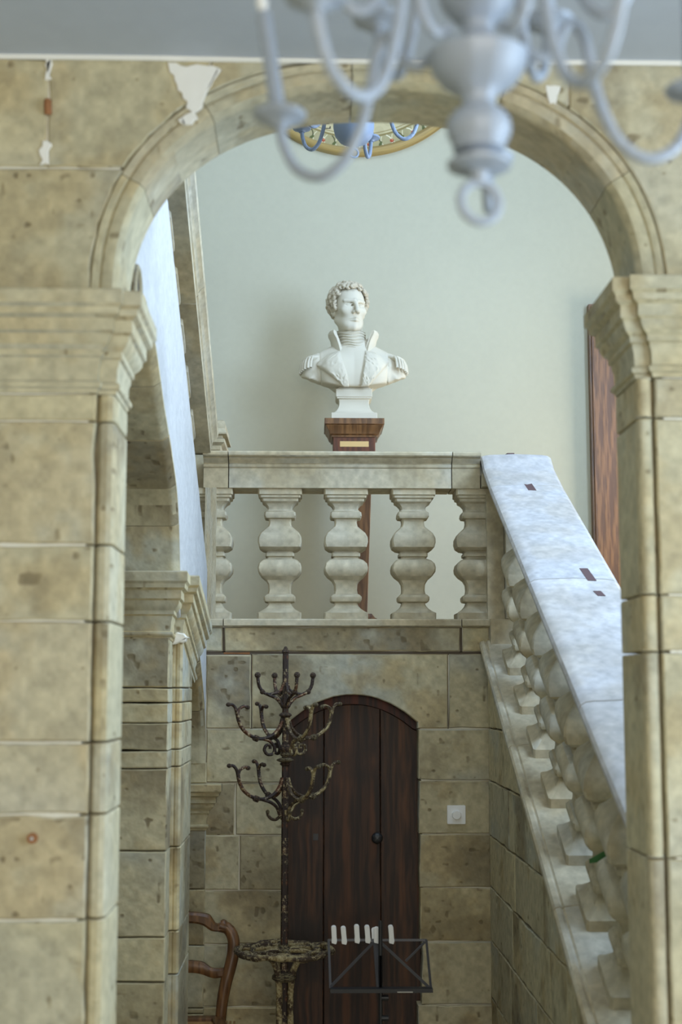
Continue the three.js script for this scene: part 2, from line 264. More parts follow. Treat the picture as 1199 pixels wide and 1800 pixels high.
const pxA = (x, y) => at(x, y, ZA);
const capL = pxA(100, 518)[1], capLb = capL - 0.229, capR = pxA(1170, 495)[1], capRb = capR - 0.226;
const L0 = -1.9, R0 = 2.16, ML = -0.48, MR = 0.795;             // main faces end at ML and MR, then a quirk and a bead
const leftRows = [0, 0.24, 0.62, 0.9, pxA(120, 1617)[1], pxA(120, 1432)[1], pxA(120, 1305)[1], pxA(120, 1092)[1], pxA(120, 957)[1], pxA(120, 740)[1], capLb];
const rightRows = [0, 0.3, 0.66, 0.95, pxA(1170, 1509)[1], pxA(1170, 1146)[1], pxA(1170, 1045)[1], pxA(1170, 735)[1], capRb];
for (let i = 0; i < leftRows.length - 1; i++) {
  const [a, b] = [leftRows[i], leftRows[i + 1]], s = -1.02 + (i % 2) * 0.22;
  stone(wallA, rect(s, ML, a, b), FA, { depth: 0.05, amp: 0.004 }); stone(wallA, rect(L0, s, a, b), FA, { depth: 0.05, amp: 0.004 });
  block(wallA, [[-0.56, -ZA - 0.04], [-0.4785, -ZA - 0.04], [-0.477, -ZA - 0.02], [-0.470, -ZA - 0.013], [-0.456, -ZA - 0.011], [-0.446, -ZA - 0.016], [JL, -ZA - 0.028], [JL, -ZA2], [-0.56, -ZA2]], a, b);
}
for (let i = 0; i < rightRows.length - 1; i++) {
  const [a, b] = [rightRows[i], rightRows[i + 1]], s = 1.3 - (i % 2) * 0.2;
  stone(wallA, rect(MR, s, a, b), FA, { depth: 0.05 }); stone(wallA, rect(s, R0, a, b), FA, { depth: 0.05 });
  const bead = Array.from({ length: 9 }, (_, k) => { const q = lerp(2.75, -0.15, k / 8) ; return [0.7735 - 0.0165 * Math.cos(Math.PI - q) * -1, -ZA - 0.017 + 0.0185 * Math.sin(q)]; });
  block(wallA, [[0.86, -ZA2], [JR, -ZA2], [JR, -ZA - 0.03], ...bead, [0.792, -ZA - 0.03], [0.86, -ZA - 0.04]], a, b);
}
part('impost_capital', sweep(impost(capL), [[L0, -ZA], [ML, -ZA], [ML, -ZA - 0.022], [JL, -ZA - 0.022], [JL, -ZA2 - 0.005], [-0.7, -ZA2 - 0.005]], { side: -1 }), M.front[0], wallA);
part('impost_capital', sweep(impost(capR, 0.985), [[0.95, -ZA2 - 0.005], [JR, -ZA2 - 0.005], [JR, -ZA - 0.02], [MR - 0.002, -ZA - 0.02], [MR - 0.002, -ZA], [R0, -ZA]], { side: -1 }), M.front[1], wallA);
// voussoirs with a roll on the front edge
{
  const sec = [[0, -ZA2], [0, -ZA - 0.045], [-0.003, -ZA - 0.034], [0, -ZA - 0.018], [0.01, -ZA - 0.005], [0.022, -ZA - 0.002], [0.034, -ZA - 0.005], [0.039, -ZA - 0.010], [0.043, -ZA - 0.004], [0.049, -ZA - 0.002], [0.057, -ZA - 0.002], [0.075, -ZA - 0.03], [0.075, -ZA2]];
  const js = [0.0, arcT(pxA(1070, 310)[0]), arcT(pxA(880, 180)[0]), arcT(pxA(620, 150)[0]), arcT(pxA(488, 170)[0]), arcT(pxA(375, 230)[0]), arcT(pxA(252, 335)[0]), Math.PI];
  for (let i = 0; i < js.length - 1; i++) {
    const g = 0.0016, n = 14, rings = Array.from({ length: n + 1 }, (_, k) => { const t = lerp(js[i] + g, js[i + 1] - g, k / n); return sec.map(([o, z]) => { const p = arcPt(t, o || 1e-6); return V3(p[0], p[1], z); }); });
    part('voussoir', loft(rings, { crease: 0.5 }), M.front[(i * 2 + 1) % 4], wallA);
  }
  // spandrel stones above the arch, up to the ceiling
  const y1 = pxA(100, 294)[1]; let tA = Math.PI; while (arcPt(tA, 0.06)[1] < y1) tA -= 0.002;
  const xJ = pxA(84, 200)[0], top = CEIL - 0.002;
  const stopT = (t) => arcPt(t, 0.06)[1];
  let tc = Math.PI; while (stopT(tc) < top - 0.03) tc -= 0.005;
  let td = 0; while (stopT(td) < top - 0.03) td += 0.005;
  const lo = arcRun(Math.PI, tA, 0.06, 12).filter((p) => p[1] > capL - 0.02);
  stone(wallA, [[-1.15, capL - 0.02], [lo[0][0], capL - 0.02], ...lo.slice(1), [-1.15, y1]], FA, { depth: 0.05, amp: 0.003 });
  stone(wallA, rect(L0, -1.15, capL - 0.02, y1), FA, { depth: 0.05 });
  stone(wallA, rect(L0, xJ, y1, top), FA, { depth: 0.05, amp: 0.004 });
  const tB = arcT(pxA(372, 235)[0]);
  stone(wallA, [[xJ, y1], ...arcRun(tA, tB, 0.06, 10), [pxA(372, 120)[0], top], [xJ, top]], FA, { depth: 0.05, amp: 0.004, step: 0.05 });
  stone(wallA, [...arcRun(tB, tc, 0.06, 8), [arcPt(tc, 0.06)[0], top], [pxA(372, 120)[0], top]], FA, { depth: 0.05, amp: 0.001 });
  const tD = arcT(pxA(975, 220)[0]);
  stone(wallA, [...arcRun(td, tD, 0.06, 6).reverse(), [arcPt(td, 0.06)[0], top], [arcPt(tD, 0.06)[0], top]].reverse(), FA, { depth: 0.05, amp: 0.001 });
  const ro = arcRun(0, tD, 0.06, 16).filter((p) => p[1] > capR - 0.02);
  stone(wallA, [[1.28, capR - 0.02], [1.28, top], [arcPt(tD, 0.06)[0], top], ...ro.reverse(), [ro[ro.length - 1][0], capR - 0.02]], FA, { depth: 0.05, amp: 0.001 });
  stone(wallA, rect(1.28, R0, capR - 0.02, top), FA, { depth: 0.05 });
  // repairs: white plaster wedge, strip under the ceiling, small daubs, a rusty bolt
  const daub = (pts, n = 'plaster_patch', d = 0.004) => stone(wallA, pts.map(([x, y]) => pxA(x, y)).reverse(), FA, { depth: 0.02, mats: [M.patch], joint: 0, amp: 0.009, proud: d, name: n, step: 0.012, bevel: 0.002 });
  daub([[291, 112], [392, 116], [372, 150], [352, 196], [336, 206], [318, 165]]);
  daub([[312, 212], [334, 196], [350, 206], [330, 226]]);
  daub([[956, 150], [985, 150], [980, 186], [966, 182]]);
  daub([[78, 96], [91, 96], [90, 140], [79, 140]]); daub([[73, 248], [90, 248], [88, 290], [70, 290]]);
  const [bx, by] = pxA(58, 1473); const bolt = new THREE.CylinderGeometry(0.011, 0.012, 0.02, 14).rotateX(Math.PI / 2).translate(bx, by, -ZA + 0.004); part('iron_bolt', bolt, M.rust, wallA, 'rusty iron bolt end');
  part('bolt_centre', new THREE.CylinderGeometry(0.004, 0.004, 0.004, 10).rotateX(Math.PI / 2).translate(bx, by, -ZA + 0.015), M.patch, wallA);
  part('iron_bolt', tube([[...pxA(84, 178), -ZA + 0.002], [...pxA(85, 190), -ZA + 0.008], [...pxA(85, 202), -ZA + 0.002]], 0.009, 8, 8), M.rust, wallA, 'rusty iron cramp in the joint');
  part('plaster_strip', tube([[L0, CEIL - 0.006, -ZA + 0.001], [-0.5, CEIL - 0.004, -ZA + 0.003], [0.2, CEIL - 0.006, -ZA + 0.002], [0.8, CEIL - 0.004, -ZA + 0.004], [R0, CEIL - 0.006, -ZA + 0.002]], 0.007, 60, 6), M.patch, wallA);
}

// ───────────────────────── the wall below the landing, with the small door ─────────────────────────
const wallB = struct('wall_back'), FB = frame([0, 0, -ZB], [1, 0, 0], [0, 1, 0]);
const pB = (x, y) => at(x, y, ZB);
const XW = 0.789, DL = pB(506, 1500)[0], DR = pB(735, 1500)[0], DRb = pB(743, 1760)[0];
const dSpring = pB(735, 1270)[1], dTop = pB(625, 1222)[1];
const dArc = (n = 16, o = 0) => Array.from({ length: n + 1 }, (_, i) => { const t = i / n, s = 2 * t - 1; return [lerp(DL - o, DR + o, t), dSpring + (dTop + o - dSpring) * (1 - Math.pow(Math.abs(s), 2.1))]; });
{
  const sh = new THREE.Shape([[-1.3, 0], [DL - 0.01, 0], [DL - 0.01, dSpring], ...dArc(16, 0.01), [DR + 0.012, dSpring], [DRb + 0.012, pB(743, 1760)[1]], [DRb + 0.012, 0], [XW + 0.2, 0], [XW + 0.2, LAND - 0.03], [-1.3, LAND - 0.03]].map((p) => new THREE.Vector2(...p)));
  const g = new THREE.ExtrudeGeometry(sh, { depth: 0.16, bevelEnabled: false }); g.translate(0, 0, -ZB - 0.167); part('mortar_core', g, M.mortar, wallB);
  const S = (pts, o = {}) => stone(wallB, pts.map(([x, y]) => pB(x, y)).reverse(), FB, { depth: 0.09, mats: M.back, amp: 0.0032, ...o });
  const q = (x0, x1, y0, y1, o) => S([[x0, y0], [x1, y0], [x1, y1], [x0, y1]], o);
  // band under the balusters
  for (const [a, b] of [[340, 391.5], [395, 809], [812.5, 860]]) { q(a, b, 1102, 1145.5, { proud: 0.004 }); }
  // first course: the great lintel is cut to the door arch
  q(362, 442, 1151, 1281); q(788, 862, 1149, 1281);
  { const arc = dArc(20); stone(wallB, [pB(442, 1281), [DL, pB(442, 1281)[1]], ...arc, [DR, pB(788, 1281)[1]], pB(788, 1281), pB(788, 1149), pB(442, 1149)], FB, { depth: 0.1, mats: M.back, amp: 0.0015, step: 0.1 }); }
  q(362, 506, 1281, 1376); q(735, 862, 1281, 1372);
  q(340, 414, 1376, 1468, { amp: 0.006 }); q(414, 506, 1376, 1468); q(736, 862, 1372, 1466);
  q(340, 421, 1468, 1565); q(421, 506, 1468, 1565); q(737, 864, 1466, 1560);
  q(328, 506, 1565, 1660); q(738, 866, 1560, 1655);
  q(326, 399, 1660, 1770); q(399, 506, 1660, 1770); q(741, 866, 1655, 1766);
  q(322, 506, 1770, 1868, { mats: [M.back[2]] }); q(734, 868, 1766, 1860, { proud: 0.006 });
  let y0 = 0; const yb = pB(400, 1868)[1], yc = pB(800, 1860)[1];
  stone(wallB, rect(-0.6, DL, 0, yb), FB, { depth: 0.09, mats: M.back }); stone(wallB, rect(DRb, XW + 0.02, 0, yc), FB, { depth: 0.09, mats: M.back });
  for (const [x0, y0, x1, y1] of [[391, 1103, 396, 1147], [808, 1103, 813, 1147], [362, 1145, 862, 1151], [441, 1150, 443.5, 1281], [786, 1150, 789, 1281]]) { const [a, b] = pB(x0, y0), [c, d] = pB(x1, y1); part('open_joint', box(a, c, d, b, -ZB - 0.005, -ZB - 0.02), M.mortarDark, wallB); }
  // brick and rubble packing showing in the wide joint
  S([[392, 1146], [440, 1146], [440, 1151], [392, 1151]], { mats: [M.rust], proud: -0.004, joint: 0, name: 'brick_packing' });
  // lip on top of the band
  part('lip_moulding', sweep([[-0.08, LAND - 0.001], [0.018, LAND - 0.001], [0.022, LAND - 0.006], [0.022, LAND - 0.03], [0.012, LAND - 0.036], [-0.08, LAND - 0.036]], [[-0.9, -ZB], [pB(393, 1095)[0] - 0.002, -ZB]], { side: -1 }), M.pale[0], wallB);
  part('lip_moulding', sweep([[-0.08, LAND - 0.001], [0.018, LAND - 0.001], [0.022, LAND - 0.006], [0.022, LAND - 0.03], [0.012, LAND - 0.036], [-0.08, LAND - 0.036]], [[pB(393, 1095)[0] + 0.002, -ZB], [pB(811, 1095)[0] - 0.002, -ZB]], { side: -1 }), M.pale[0], wallB);
  part('lip_moulding', sweep([[-0.08, LAND - 0.001], [0.018, LAND - 0.001], [0.022, LAND - 0.006], [0.022, LAND - 0.03], [0.012, LAND - 0.036], [-0.08, LAND - 0.036]], [[pB(811, 1095)[0] + 0.002, -ZB], [0.8, -ZB]], { side: -1 }), M.pale[1], wallB);
  // dark room behind the door
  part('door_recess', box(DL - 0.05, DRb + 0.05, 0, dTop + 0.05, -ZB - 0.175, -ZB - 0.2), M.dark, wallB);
}
const door1 = struct('door_1');
{
  const Zd = -ZB - 0.1, b0 = DL + 0.0, b1 = DRb + 0.004, j = [b0 - 0.005, at(569, 1500, ZB + 0.1)[0], at(669, 1500, ZB + 0.1)[0], b1], FD = frame([0, 0, Zd], [1, 0, 0], [0, 1, 0]);
  const topY = (x) => { const s = clamp((2 * (x - DL)) / (DR - DL) - 1, -1, 1); return dSpring + (dTop - dSpring) * (1 - Math.pow(Math.abs(s), 2.1)) + 0.006; };
  for (let i = 0; i < 3; i++) {
    const xs = Array.from({ length: 7 }, (_, k) => lerp(j[i], j[i + 1], k / 6)), poly = [[j[i], 0.02], [j[i + 1], 0.02], ...xs.reverse().map((x) => [x, topY(x) - 0.045])];
    const m = stone(door1, poly, FD, { depth: 0.035, mats: [M.oldwood[i % 2]], joint: 0.0008, amp: 0.0016, name: 'plank', bevel: 0.003, step: 0.12, proud: i === 1 ? 0.003 : 0 });
  }
  // curved red head rail of the frame
  const n = 18, rings = Array.from({ length: n + 1 }, (_, k) => { const x = lerp(DL - 0.01, DR + 0.02, k / n), y = topY(x); return [[0, -0.04], [0, 0.008], [-0.012, 0.012], [-0.045, 0.01], [-0.045, -0.04]].map(([dy, dz]) => V3(x, y + dy, Zd + dz)); });
  part('head_rail', loft(rings), M.redwood, door1, 'dark red curved head rail');
  const [kx, ky] = at(663, 1473, ZB + 0.07);
  part('door_knob', lathe([[0, 0.034], [0.012, 0.033], [0.021, 0.026], [0.025, 0.016], [0.022, 0.008], [0.013, 0.003], [0.012, -0.012], [0.02, -0.014], [0.02, -0.022]], 24).rotateX(Math.PI / 2).translate(kx, ky, Zd + 0.022), M.black, door1, 'round black iron knob');
  part('keyhole_plate', box(0.028, 0.05, ky - 0.012, ky + 0.016, Zd, Zd + 0.005), M.black, door1);
}

// ───────────────────────── stair wall on the right ─────────────────────────
const SL = 0.487;                                              // slope of both flights
const strY = (Z) => EYE + 0.232 - SL * (6.27 - Z);             // top outer edge of the string on the right
const wallS = struct('wall_stair');
{
  const FS = frame([XW, 0, 0], [0, 0, 1], [0, 1, 0]);           // u = world z, faces the hall
  const Z0 = 3.45, yT = (u) => strY(-u) - 0.135;
  const sh = new THREE.Shape([[-ZB - 0.03, 0], [-Z0, 0], [-Z0, Math.max(0.02, strY(Z0) - 0.04)], [-ZB - 0.03, strY(ZB + 0.03) - 0.04]].map((p) => new THREE.Vector2(...p)));
  const g = new THREE.ExtrudeGeometry(sh, { depth: 0.3, bevelEnabled: false }); g.translate(0, 0, -0.312); g.applyMatrix4(FS); part('mortar_core', g, M.mortarDark, wallS);
  const rows = [0, ...[1960, 1858, 1752, 1651, 1558, 1468, 1372, 1280].map((y) => pB(858, y)[1]), EYE + 0.3];
  for (let i = 0; i < rows.length - 1; i++) {
    const a = rows[i], b = rows[i + 1], zAt = (y) => 6.27 - (EYE + 0.232 - 0.135 - y) / SL;   // Z at which the raking line reaches y
    const za = Math.max(Z0, zAt(a)), zb = Math.max(Z0, zAt(b)); if (za > ZB) continue;
    const cuts = [ZB]; const first = ZB - rr(0.55, 0.95); for (let c = first; c > Z0 + 0.4; c -= rr(0.6, 0.95)) cuts.push(c); cuts.push(Z0 - 0.001);
    for (let k = 0; k < cuts.length - 1; k++) {
      const zR = cuts[k], zN = cuts[k + 1];                     // far and near end
      const pts = [[-zR, a], [-Math.max(zN, za), a]];
      if (zN > zb) pts.push([-zN, a > yT(-zN) ? a : Math.min(b, yT(-zN))]); else { if (zN > za) pts.push([-zN, yT(-zN)]); if (zb < zR) pts.push([-zb, b]); }
      pts.push([-zR, Math.min(b, yT(-zR))]);
      const q = pts.filter((p, n2) => n2 === 0 || Math.hypot(p[0] - pts[n2 - 1][0], p[1] - pts[n2 - 1][1]) > 0.012);
      if (q.length < 3 || zR <= Math.max(zN, za) + 0.02) continue;
      stone(wallS, q, FS, { depth: 0.05, mats: M.back, amp: 0.005 });
    }
  }
  // raking course under the string
  const zc = [ZB, 5.55, 4.9, 4.25, Z0];
  for (let i = 0; i < zc.length - 1; i++) stone(wallS, [[-zc[i], strY(zc[i]) - 0.133], [-zc[i + 1], strY(zc[i + 1]) - 0.133], [-zc[i + 1], strY(zc[i + 1]) - 0.042], [-zc[i], strY(zc[i]) - 0.042]], FS, { depth: 0.05, mats: M.back, proud: -0.006, name: 'raking_stone' });
  // string: a moulded raking slab in three lengths
  const prof = [[XW - 0.028, -0.04], [XW - 0.034, -0.03], [XW - 0.034, -0.012], [XW - 0.028, -0.004], [XW - 0.015, 0], [XW - 0.006, -0.006], [XW, 0.0], [XW + 0.035, 0.004], [XW + 0.30, 0.004], [XW + 0.30, -0.04]];
  const zs = [6.27, 5.38, 4.45, Z0];
  for (let i = 0; i < 3; i++) part('string_stone', loft([zs[i] - 0.002, zs[i + 1] + 0.002].map((z) => prof.map(([x, y]) => V3(x, strY(z) + y, -z))).reverse(), { crease: 0.3 }), M.pale[i % 2], wallS);
}
// the flight itself
const stairs = struct('stairs');
for (let k = 1; k <= 8; k++) part('stair_tread', box(XW + 0.25, XR, LAND - 0.16 * k - 0.14, LAND - 0.16 * k, -ZB - 0.02 + 0.33 * k, -ZB - 0.02 + 0.33 * (k - 1) - 0.02), M.pale[k % 2], stairs);
part('stair_landing', box(XW + 0.25, XR, LAND - 0.16 * 9 - 0.14, LAND - 0.16 * 9, -ZA2 - 0.001, -ZB - 0.02 + 0.33 * 8 - 0.02), M.pale[0], stairs);
part('stair_soffit', loft([[ZB + 0.06, LAND - 0.16], [3.5, LAND - 0.16 * 9]].map(([z, y]) => [[XW + 0.26, -0.14], [XR, -0.14], [XR, -0.02], [XW + 0.26, -0.02]].map(([x, dy]) => V3(x, y + dy, -z)))), M.whitePlaster, stairs);

// ───────────────────────── arcade wall on the left ─────────────────────────
const XA = -0.44, TH = 0.5, ML2 = 0.51;
const strL = (Z) => EYE + 0.994 - ML2 * (Z - 5.34);            // top edge of the rising arcade wall
const curve2 = (pts, n = 40) => smoothPts(pts.map(([a, b]) => [a, b, 0]), n).map((p) => [p.x, p.y]);
const arch1 = curve2([[4.862, EYE + 0.385], [4.80, EYE + 0.54], [4.72, EYE + 0.64], [4.532, EYE + 0.735], [4.223, EYE + 0.855], [4.071, EYE + 0.93], [3.9, EYE + 0.99], [3.7, EYE + 1.02], [3.52, EYE + 0.97], [3.41, EYE + 0.85]], 56);
const arch2 = curve2([[5.41, EYE + 0.0], [5.45, EYE + 0.09], [5.56, EYE + 0.155], [5.70, EYE + 0.155], [5.85, EYE + 0.105], [6.0, EYE + 0.015], [6.12, EYE - 0.085], [6.20, EYE - 0.2], [6.225, EYE - 0.31]], 40);
const offCurve = (c, d) => c.map((p, i) => { const a = c[Math.max(0, i - 1)], b = c[Math.min(c.length - 1, i + 1)], L = Math.hypot(b[0] - a[0], b[1] - a[1]); return [p[0] - ((b[1] - a[1]) / L) * d, p[1] + ((b[0] - a[0]) / L) * d]; });
const wallC = struct('wall_arcade');
{
  const FC = frame([XA, 0, 0], [0, 0, -1], [0, 1, 0]);          // u = distance Z, faces the hall
  const a1 = offCurve(arch1, -0.014).reverse(), a2 = offCurve(arch2, 0.014);
  const pts = [[3.425, strL(3.425)], [3.425, EYE + 0.86], ...a1, [4.88, EYE + 0.3], [5.40, EYE - 0.02], ...a2, [ZB - 0.005, EYE - 0.33], [ZB - 0.005, strL(ZB)]];
  const roughTop = []; for (let z = ZB - 0.1; z > 3.5; z -= 0.06) roughTop.push([z, strL(z) + rr(-0.006, 0.006)]);
  const sh = new THREE.Shape([...pts, ...roughTop].map((p) => new THREE.Vector2(...p)));
  const g = new THREE.ExtrudeGeometry(sh, { depth: TH - 0.02, bevelEnabled: true, bevelSize: 0.006, bevelThickness: 0.006, bevelOffset: -0.006, bevelSegments: 2 }); g.translate(0, 0, -TH + 0.014); g.applyMatrix4(FC);
  part('plaster_face', g, M.whitePlaster, wallC, 'white limewashed plaster');
  // soffit stones of both arches
  const lining = (c, sgn, n, name) => {
    const d = (k) => offCurve(c, sgn * k), sec = [[0, -TH - 0.002], [0, -0.027], [0.003, -0.015], [0.012, -0.004], [0.016, 0.0025], [0.026, 0.003], [0.027, -0.01], [0.09, -0.02], [0.09, -TH - 0.002]].map(([k, x]) => [d(k), x]);
    for (let s = 0; s < n; s++) { const i0 = Math.round((s * (c.length - 1)) / n), i1 = Math.round(((s + 1) * (c.length - 1)) / n), rings = []; for (let i = i0; i <= i1; i++) rings.push(sec.map(([q, x]) => { let p = q[i]; if (i === i0) p = [lerp(q[i][0], q[i + 1][0], 0.06), lerp(q[i][1], q[i + 1][1], 0.06)]; if (i === i1) p = [lerp(q[i][0], q[i - 1][0], 0.06), lerp(q[i][1], q[i - 1][1], 0.06)]; return V3(XA + x, p[1], -p[0]); })); part(name, loft(rings, { crease: 0.5 }), M.back[s % 4], wallC); }
  };
  lining(arch1, -1, 8, 'voussoir'); lining(arch2, 1, 4, 'voussoir');
  // far pier: main face, quirk, set-back strip, side face
  const ZP = 4.85, ZQ = 4.98, XM = -0.465, XS = -0.4335, yAt = (py) => at(255, py, ZP)[1], rows = [0, 0.45, 0.8, ...[1648, 1496, 1351, 1320, 1271, 1235, 1209, 1118].map(yAt)];
  const FP = frame([0, 0, -ZP], [1, 0, 0], [0, 1, 0]);
  for (let i = 0; i < rows.length - 1; i++) {
    stone(wallC, rect(-0.96, XM, rows[i], rows[i + 1]), FP, { depth: 0.13, mats: M.back, amp: 0.003 });
    block(wallC, [[-0.96, -ZQ], [XM + 0.004, -ZQ], [XM + 0.009, -ZQ - 0.004], [XM + 0.014, -ZQ], [XS - 0.008, -ZQ], [XS, -ZQ - 0.008], [XS, -5.405], [-0.96, -5.405]], rows[i], rows[i + 1], { mats: M.back });
  }
  const cy = at(255, 1003, ZP - 0.06)[1];
  part('impost_capital', sweep(impost(cy), [[-1.0, -ZP], [XM, -ZP], [XM, -ZQ + 0.01], [XS, -ZQ + 0.01], [XS, -5.53], [-0.6, -5.53]], { side: -1, yAt: (i) => [0, 0, -0.006, -0.006, -0.006 - 0.25 * 0.55, -0.006 - 0.25 * 0.55][i] }), M.back[2], wallC);
  stone(wallC, [[-0.47, EYE + 0.16], [-0.43, EYE + 0.165], [-0.405, EYE + 0.185], [-0.44, EYE + 0.205], [-0.46, EYE + 0.2]], frame([0, 0, -ZQ + 0.03], [1, 0, 0], [0, 1, 0]), { depth: 0.03, mats: [M.patch], joint: 0, amp: 0.006, step: 0.012, name: 'plaster_patch' });
  // respond on the wall under the landing
  const ZR = 6.228, XRs = -0.431, ry = at(390, 1379, 6.17)[1], FR = frame([0, 0, -ZR], [1, 0, 0], [0, 1, 0]);
  part('impost_capital', sweep(impost(ry, 0.86, 1.1), [[-1.0, -ZR], [XRs, -ZR], [XRs, -ZB - 0.01]], { side: -1 }), M.back[0], wallC);
  stone(wallC, rect(-0.94, XRs, ry, EYE - 0.3), FR, { depth: 0.03, mats: M.back });
  const rr2 = [0, 0.4, ...[1770, 1660, 1562].map((y) => pB(350, y)[1]), ry - 0.195]; for (let i = 0; i < rr2.length - 1; i++) stone(wallC, rect(-0.94, XRs - (i > 3 ? 0 : 0.0), rr2[i], rr2[i + 1]), FR, { depth: 0.03, mats: M.back });
  // round vent in the plaster near the arch
  const [vz, vy] = atX(236, 512, XA), ring = new THREE.TorusGeometry(0.06, 0.009, 8, 28).rotateY(Math.PI / 2).translate(XA + 0.006, vy, -vz); ring.scale(1, 1, 1);
  part('vent_ring', ring, M.back[1], wallC); part('vent_hole', new THREE.CylinderGeometry(0.056, 0.056, 0.012, 28).rotateZ(Math.PI / 2).translate(XA + 0.001, vy, -vz), M.dark, wallC, 'dark round vent hole');
  // back wall behind the arcade bays
  part('bay_back', box(-2.2, -0.945, 0, EYE + 0.3, -ZB, -ZB - 0.1), M.back[1], wallC);
}
const stairs2 = struct('stairs_rising');
part('stair_soffit', loft([3.43, ZB].map((z) => [[XL, -0.42], [XA - 0.16, -0.42], [XA - 0.16, -0.1], [XL, -0.1]].map(([x, dy]) => V3(x, strL(z) + dy, -z)))), M.whitePlaster, stairs2);

// ───────────────────────── balustrades ─────────────────────────
// double-bellied square baluster: [half width in m, height fraction from the bottom]
const BALU = [[0.097, 0], [0.097, 0.048], [0.092, 0.052], [0.083, 0.06], [0.066, 0.082], [0.055, 0.105], [0.050, 0.128], [0.066, 0.136], [0.070, 0.150], [0.070, 0.172], [0.062, 0.188], [0.053, 0.196], [0.050, 0.225], [0.052, 0.268], [0.062, 0.30], [0.082, 0.330], [0.095, 0.362], [0.0975, 0.392], [0.093, 0.425], [0.078, 0.452], [0.062, 0.464], [0.055, 0.470], [0.056, 0.478], [0.064, 0.484], [0.064, 0.505], [0.058, 0.516], [0.060, 0.522], [0.076, 0.530], [0.092, 0.552], [0.0975, 0.588], [0.096, 0.625], [0.086, 0.660], [0.068, 0.690], [0.053, 0.715], [0.049, 0.745], [0.051, 0.772], [0.066, 0.778], [0.071, 0.794], [0.069, 0.822], [0.060, 0.834], [0.055, 0.846], [0.057, 0.866], [0.068, 0.89], [0.08, 0.905], [0.082, 0.925], [0.091, 0.932], [0.092, 0.948], [0.098, 0.955], [0.098, 1]];
const baluster = (h, o = {}) => squareLoft(BALU.map(([w, y]) => [w * (o.k ?? 1), y * h]), { dz: 0.9, ch: 0.007, ...o });
const bal1 = thing('balustrade', 'level stone balustrade of fat double-bellied balusters along the landing above the small door', 'balustrade', [0, LAND, -ZB - 0.1]);
{
  const H = 0.58, g = baluster(H);
  const xs = [0, 490, 607, 725].map((x) => pB(x, 1088)[0]);
  for (const i of [1, 2, 3]) { const b = part('baluster', g, M.pale[i % 2], bal1); b.position.set(at(xs[i] * 0 + [0, 492, 607.5, 725.5][i], 1000, ZB + 0.1)[0], 0, 0); }
  for (const x of [at(371, 1000, ZB + 0.1)[0], at(838, 1000, ZB + 0.1)[0]]) part('baluster', g, M.pale[0], bal1).position.set(x, 0, 0.004);
  const xp = at(848, 1000, ZB)[0];
  part('pilaster', new THREE.BoxGeometry(0.05, H, 0.2).translate(at(369, 1000, ZB)[0], H / 2, 0), M.pale[1], bal1);
  part('pilaster', uvBox(new THREE.BoxGeometry(0.075, H, 0.2)).translate(0.832, H / 2, 0), M.pale[0], bal1);
  const prof = [[0.1, 0], [0.1, 0.098], [0.104, 0.100], [0.108, 0.106], [0.108, 0.112], [0.103, 0.118], [0.106, 0.122], [0.112, 0.127], [0.120, 0.134], [0.128, 0.142], [0.131, 0.147], [0.146, 0.149], [0.153, 0.155], [0.154, 0.166], [0.148, 0.174], [0.138, 0.177]].map(([a, b]) => [a, b * 0.9]);
  const ring = (x) => [...prof, ...prof.slice().reverse().map(([a, b]) => [-a, b])].map(([z, y]) => V3(x, H + y, z));
  const cuts = [at(357, 830, ZB)[0], at(402, 830, ZB)[0], at(794, 830, ZB)[0], 0.769];
  for (let i = 0; i < 3; i++) part('coping_stone', loft([ring(cuts[i] + 0.0022), ring(cuts[i + 1] - 0.0022)], { crease: 0.45 }), M.pale[(i + 1) % 2], bal1);
}
const bal2 = thing('balustrade', 'stone stair balustrade sloping down on the right with broad bluish-white handrail and iron cramps', 'balustrade');
const railTop = (Z) => EYE + 0.985 - 0.472 * (6.2 - Z);
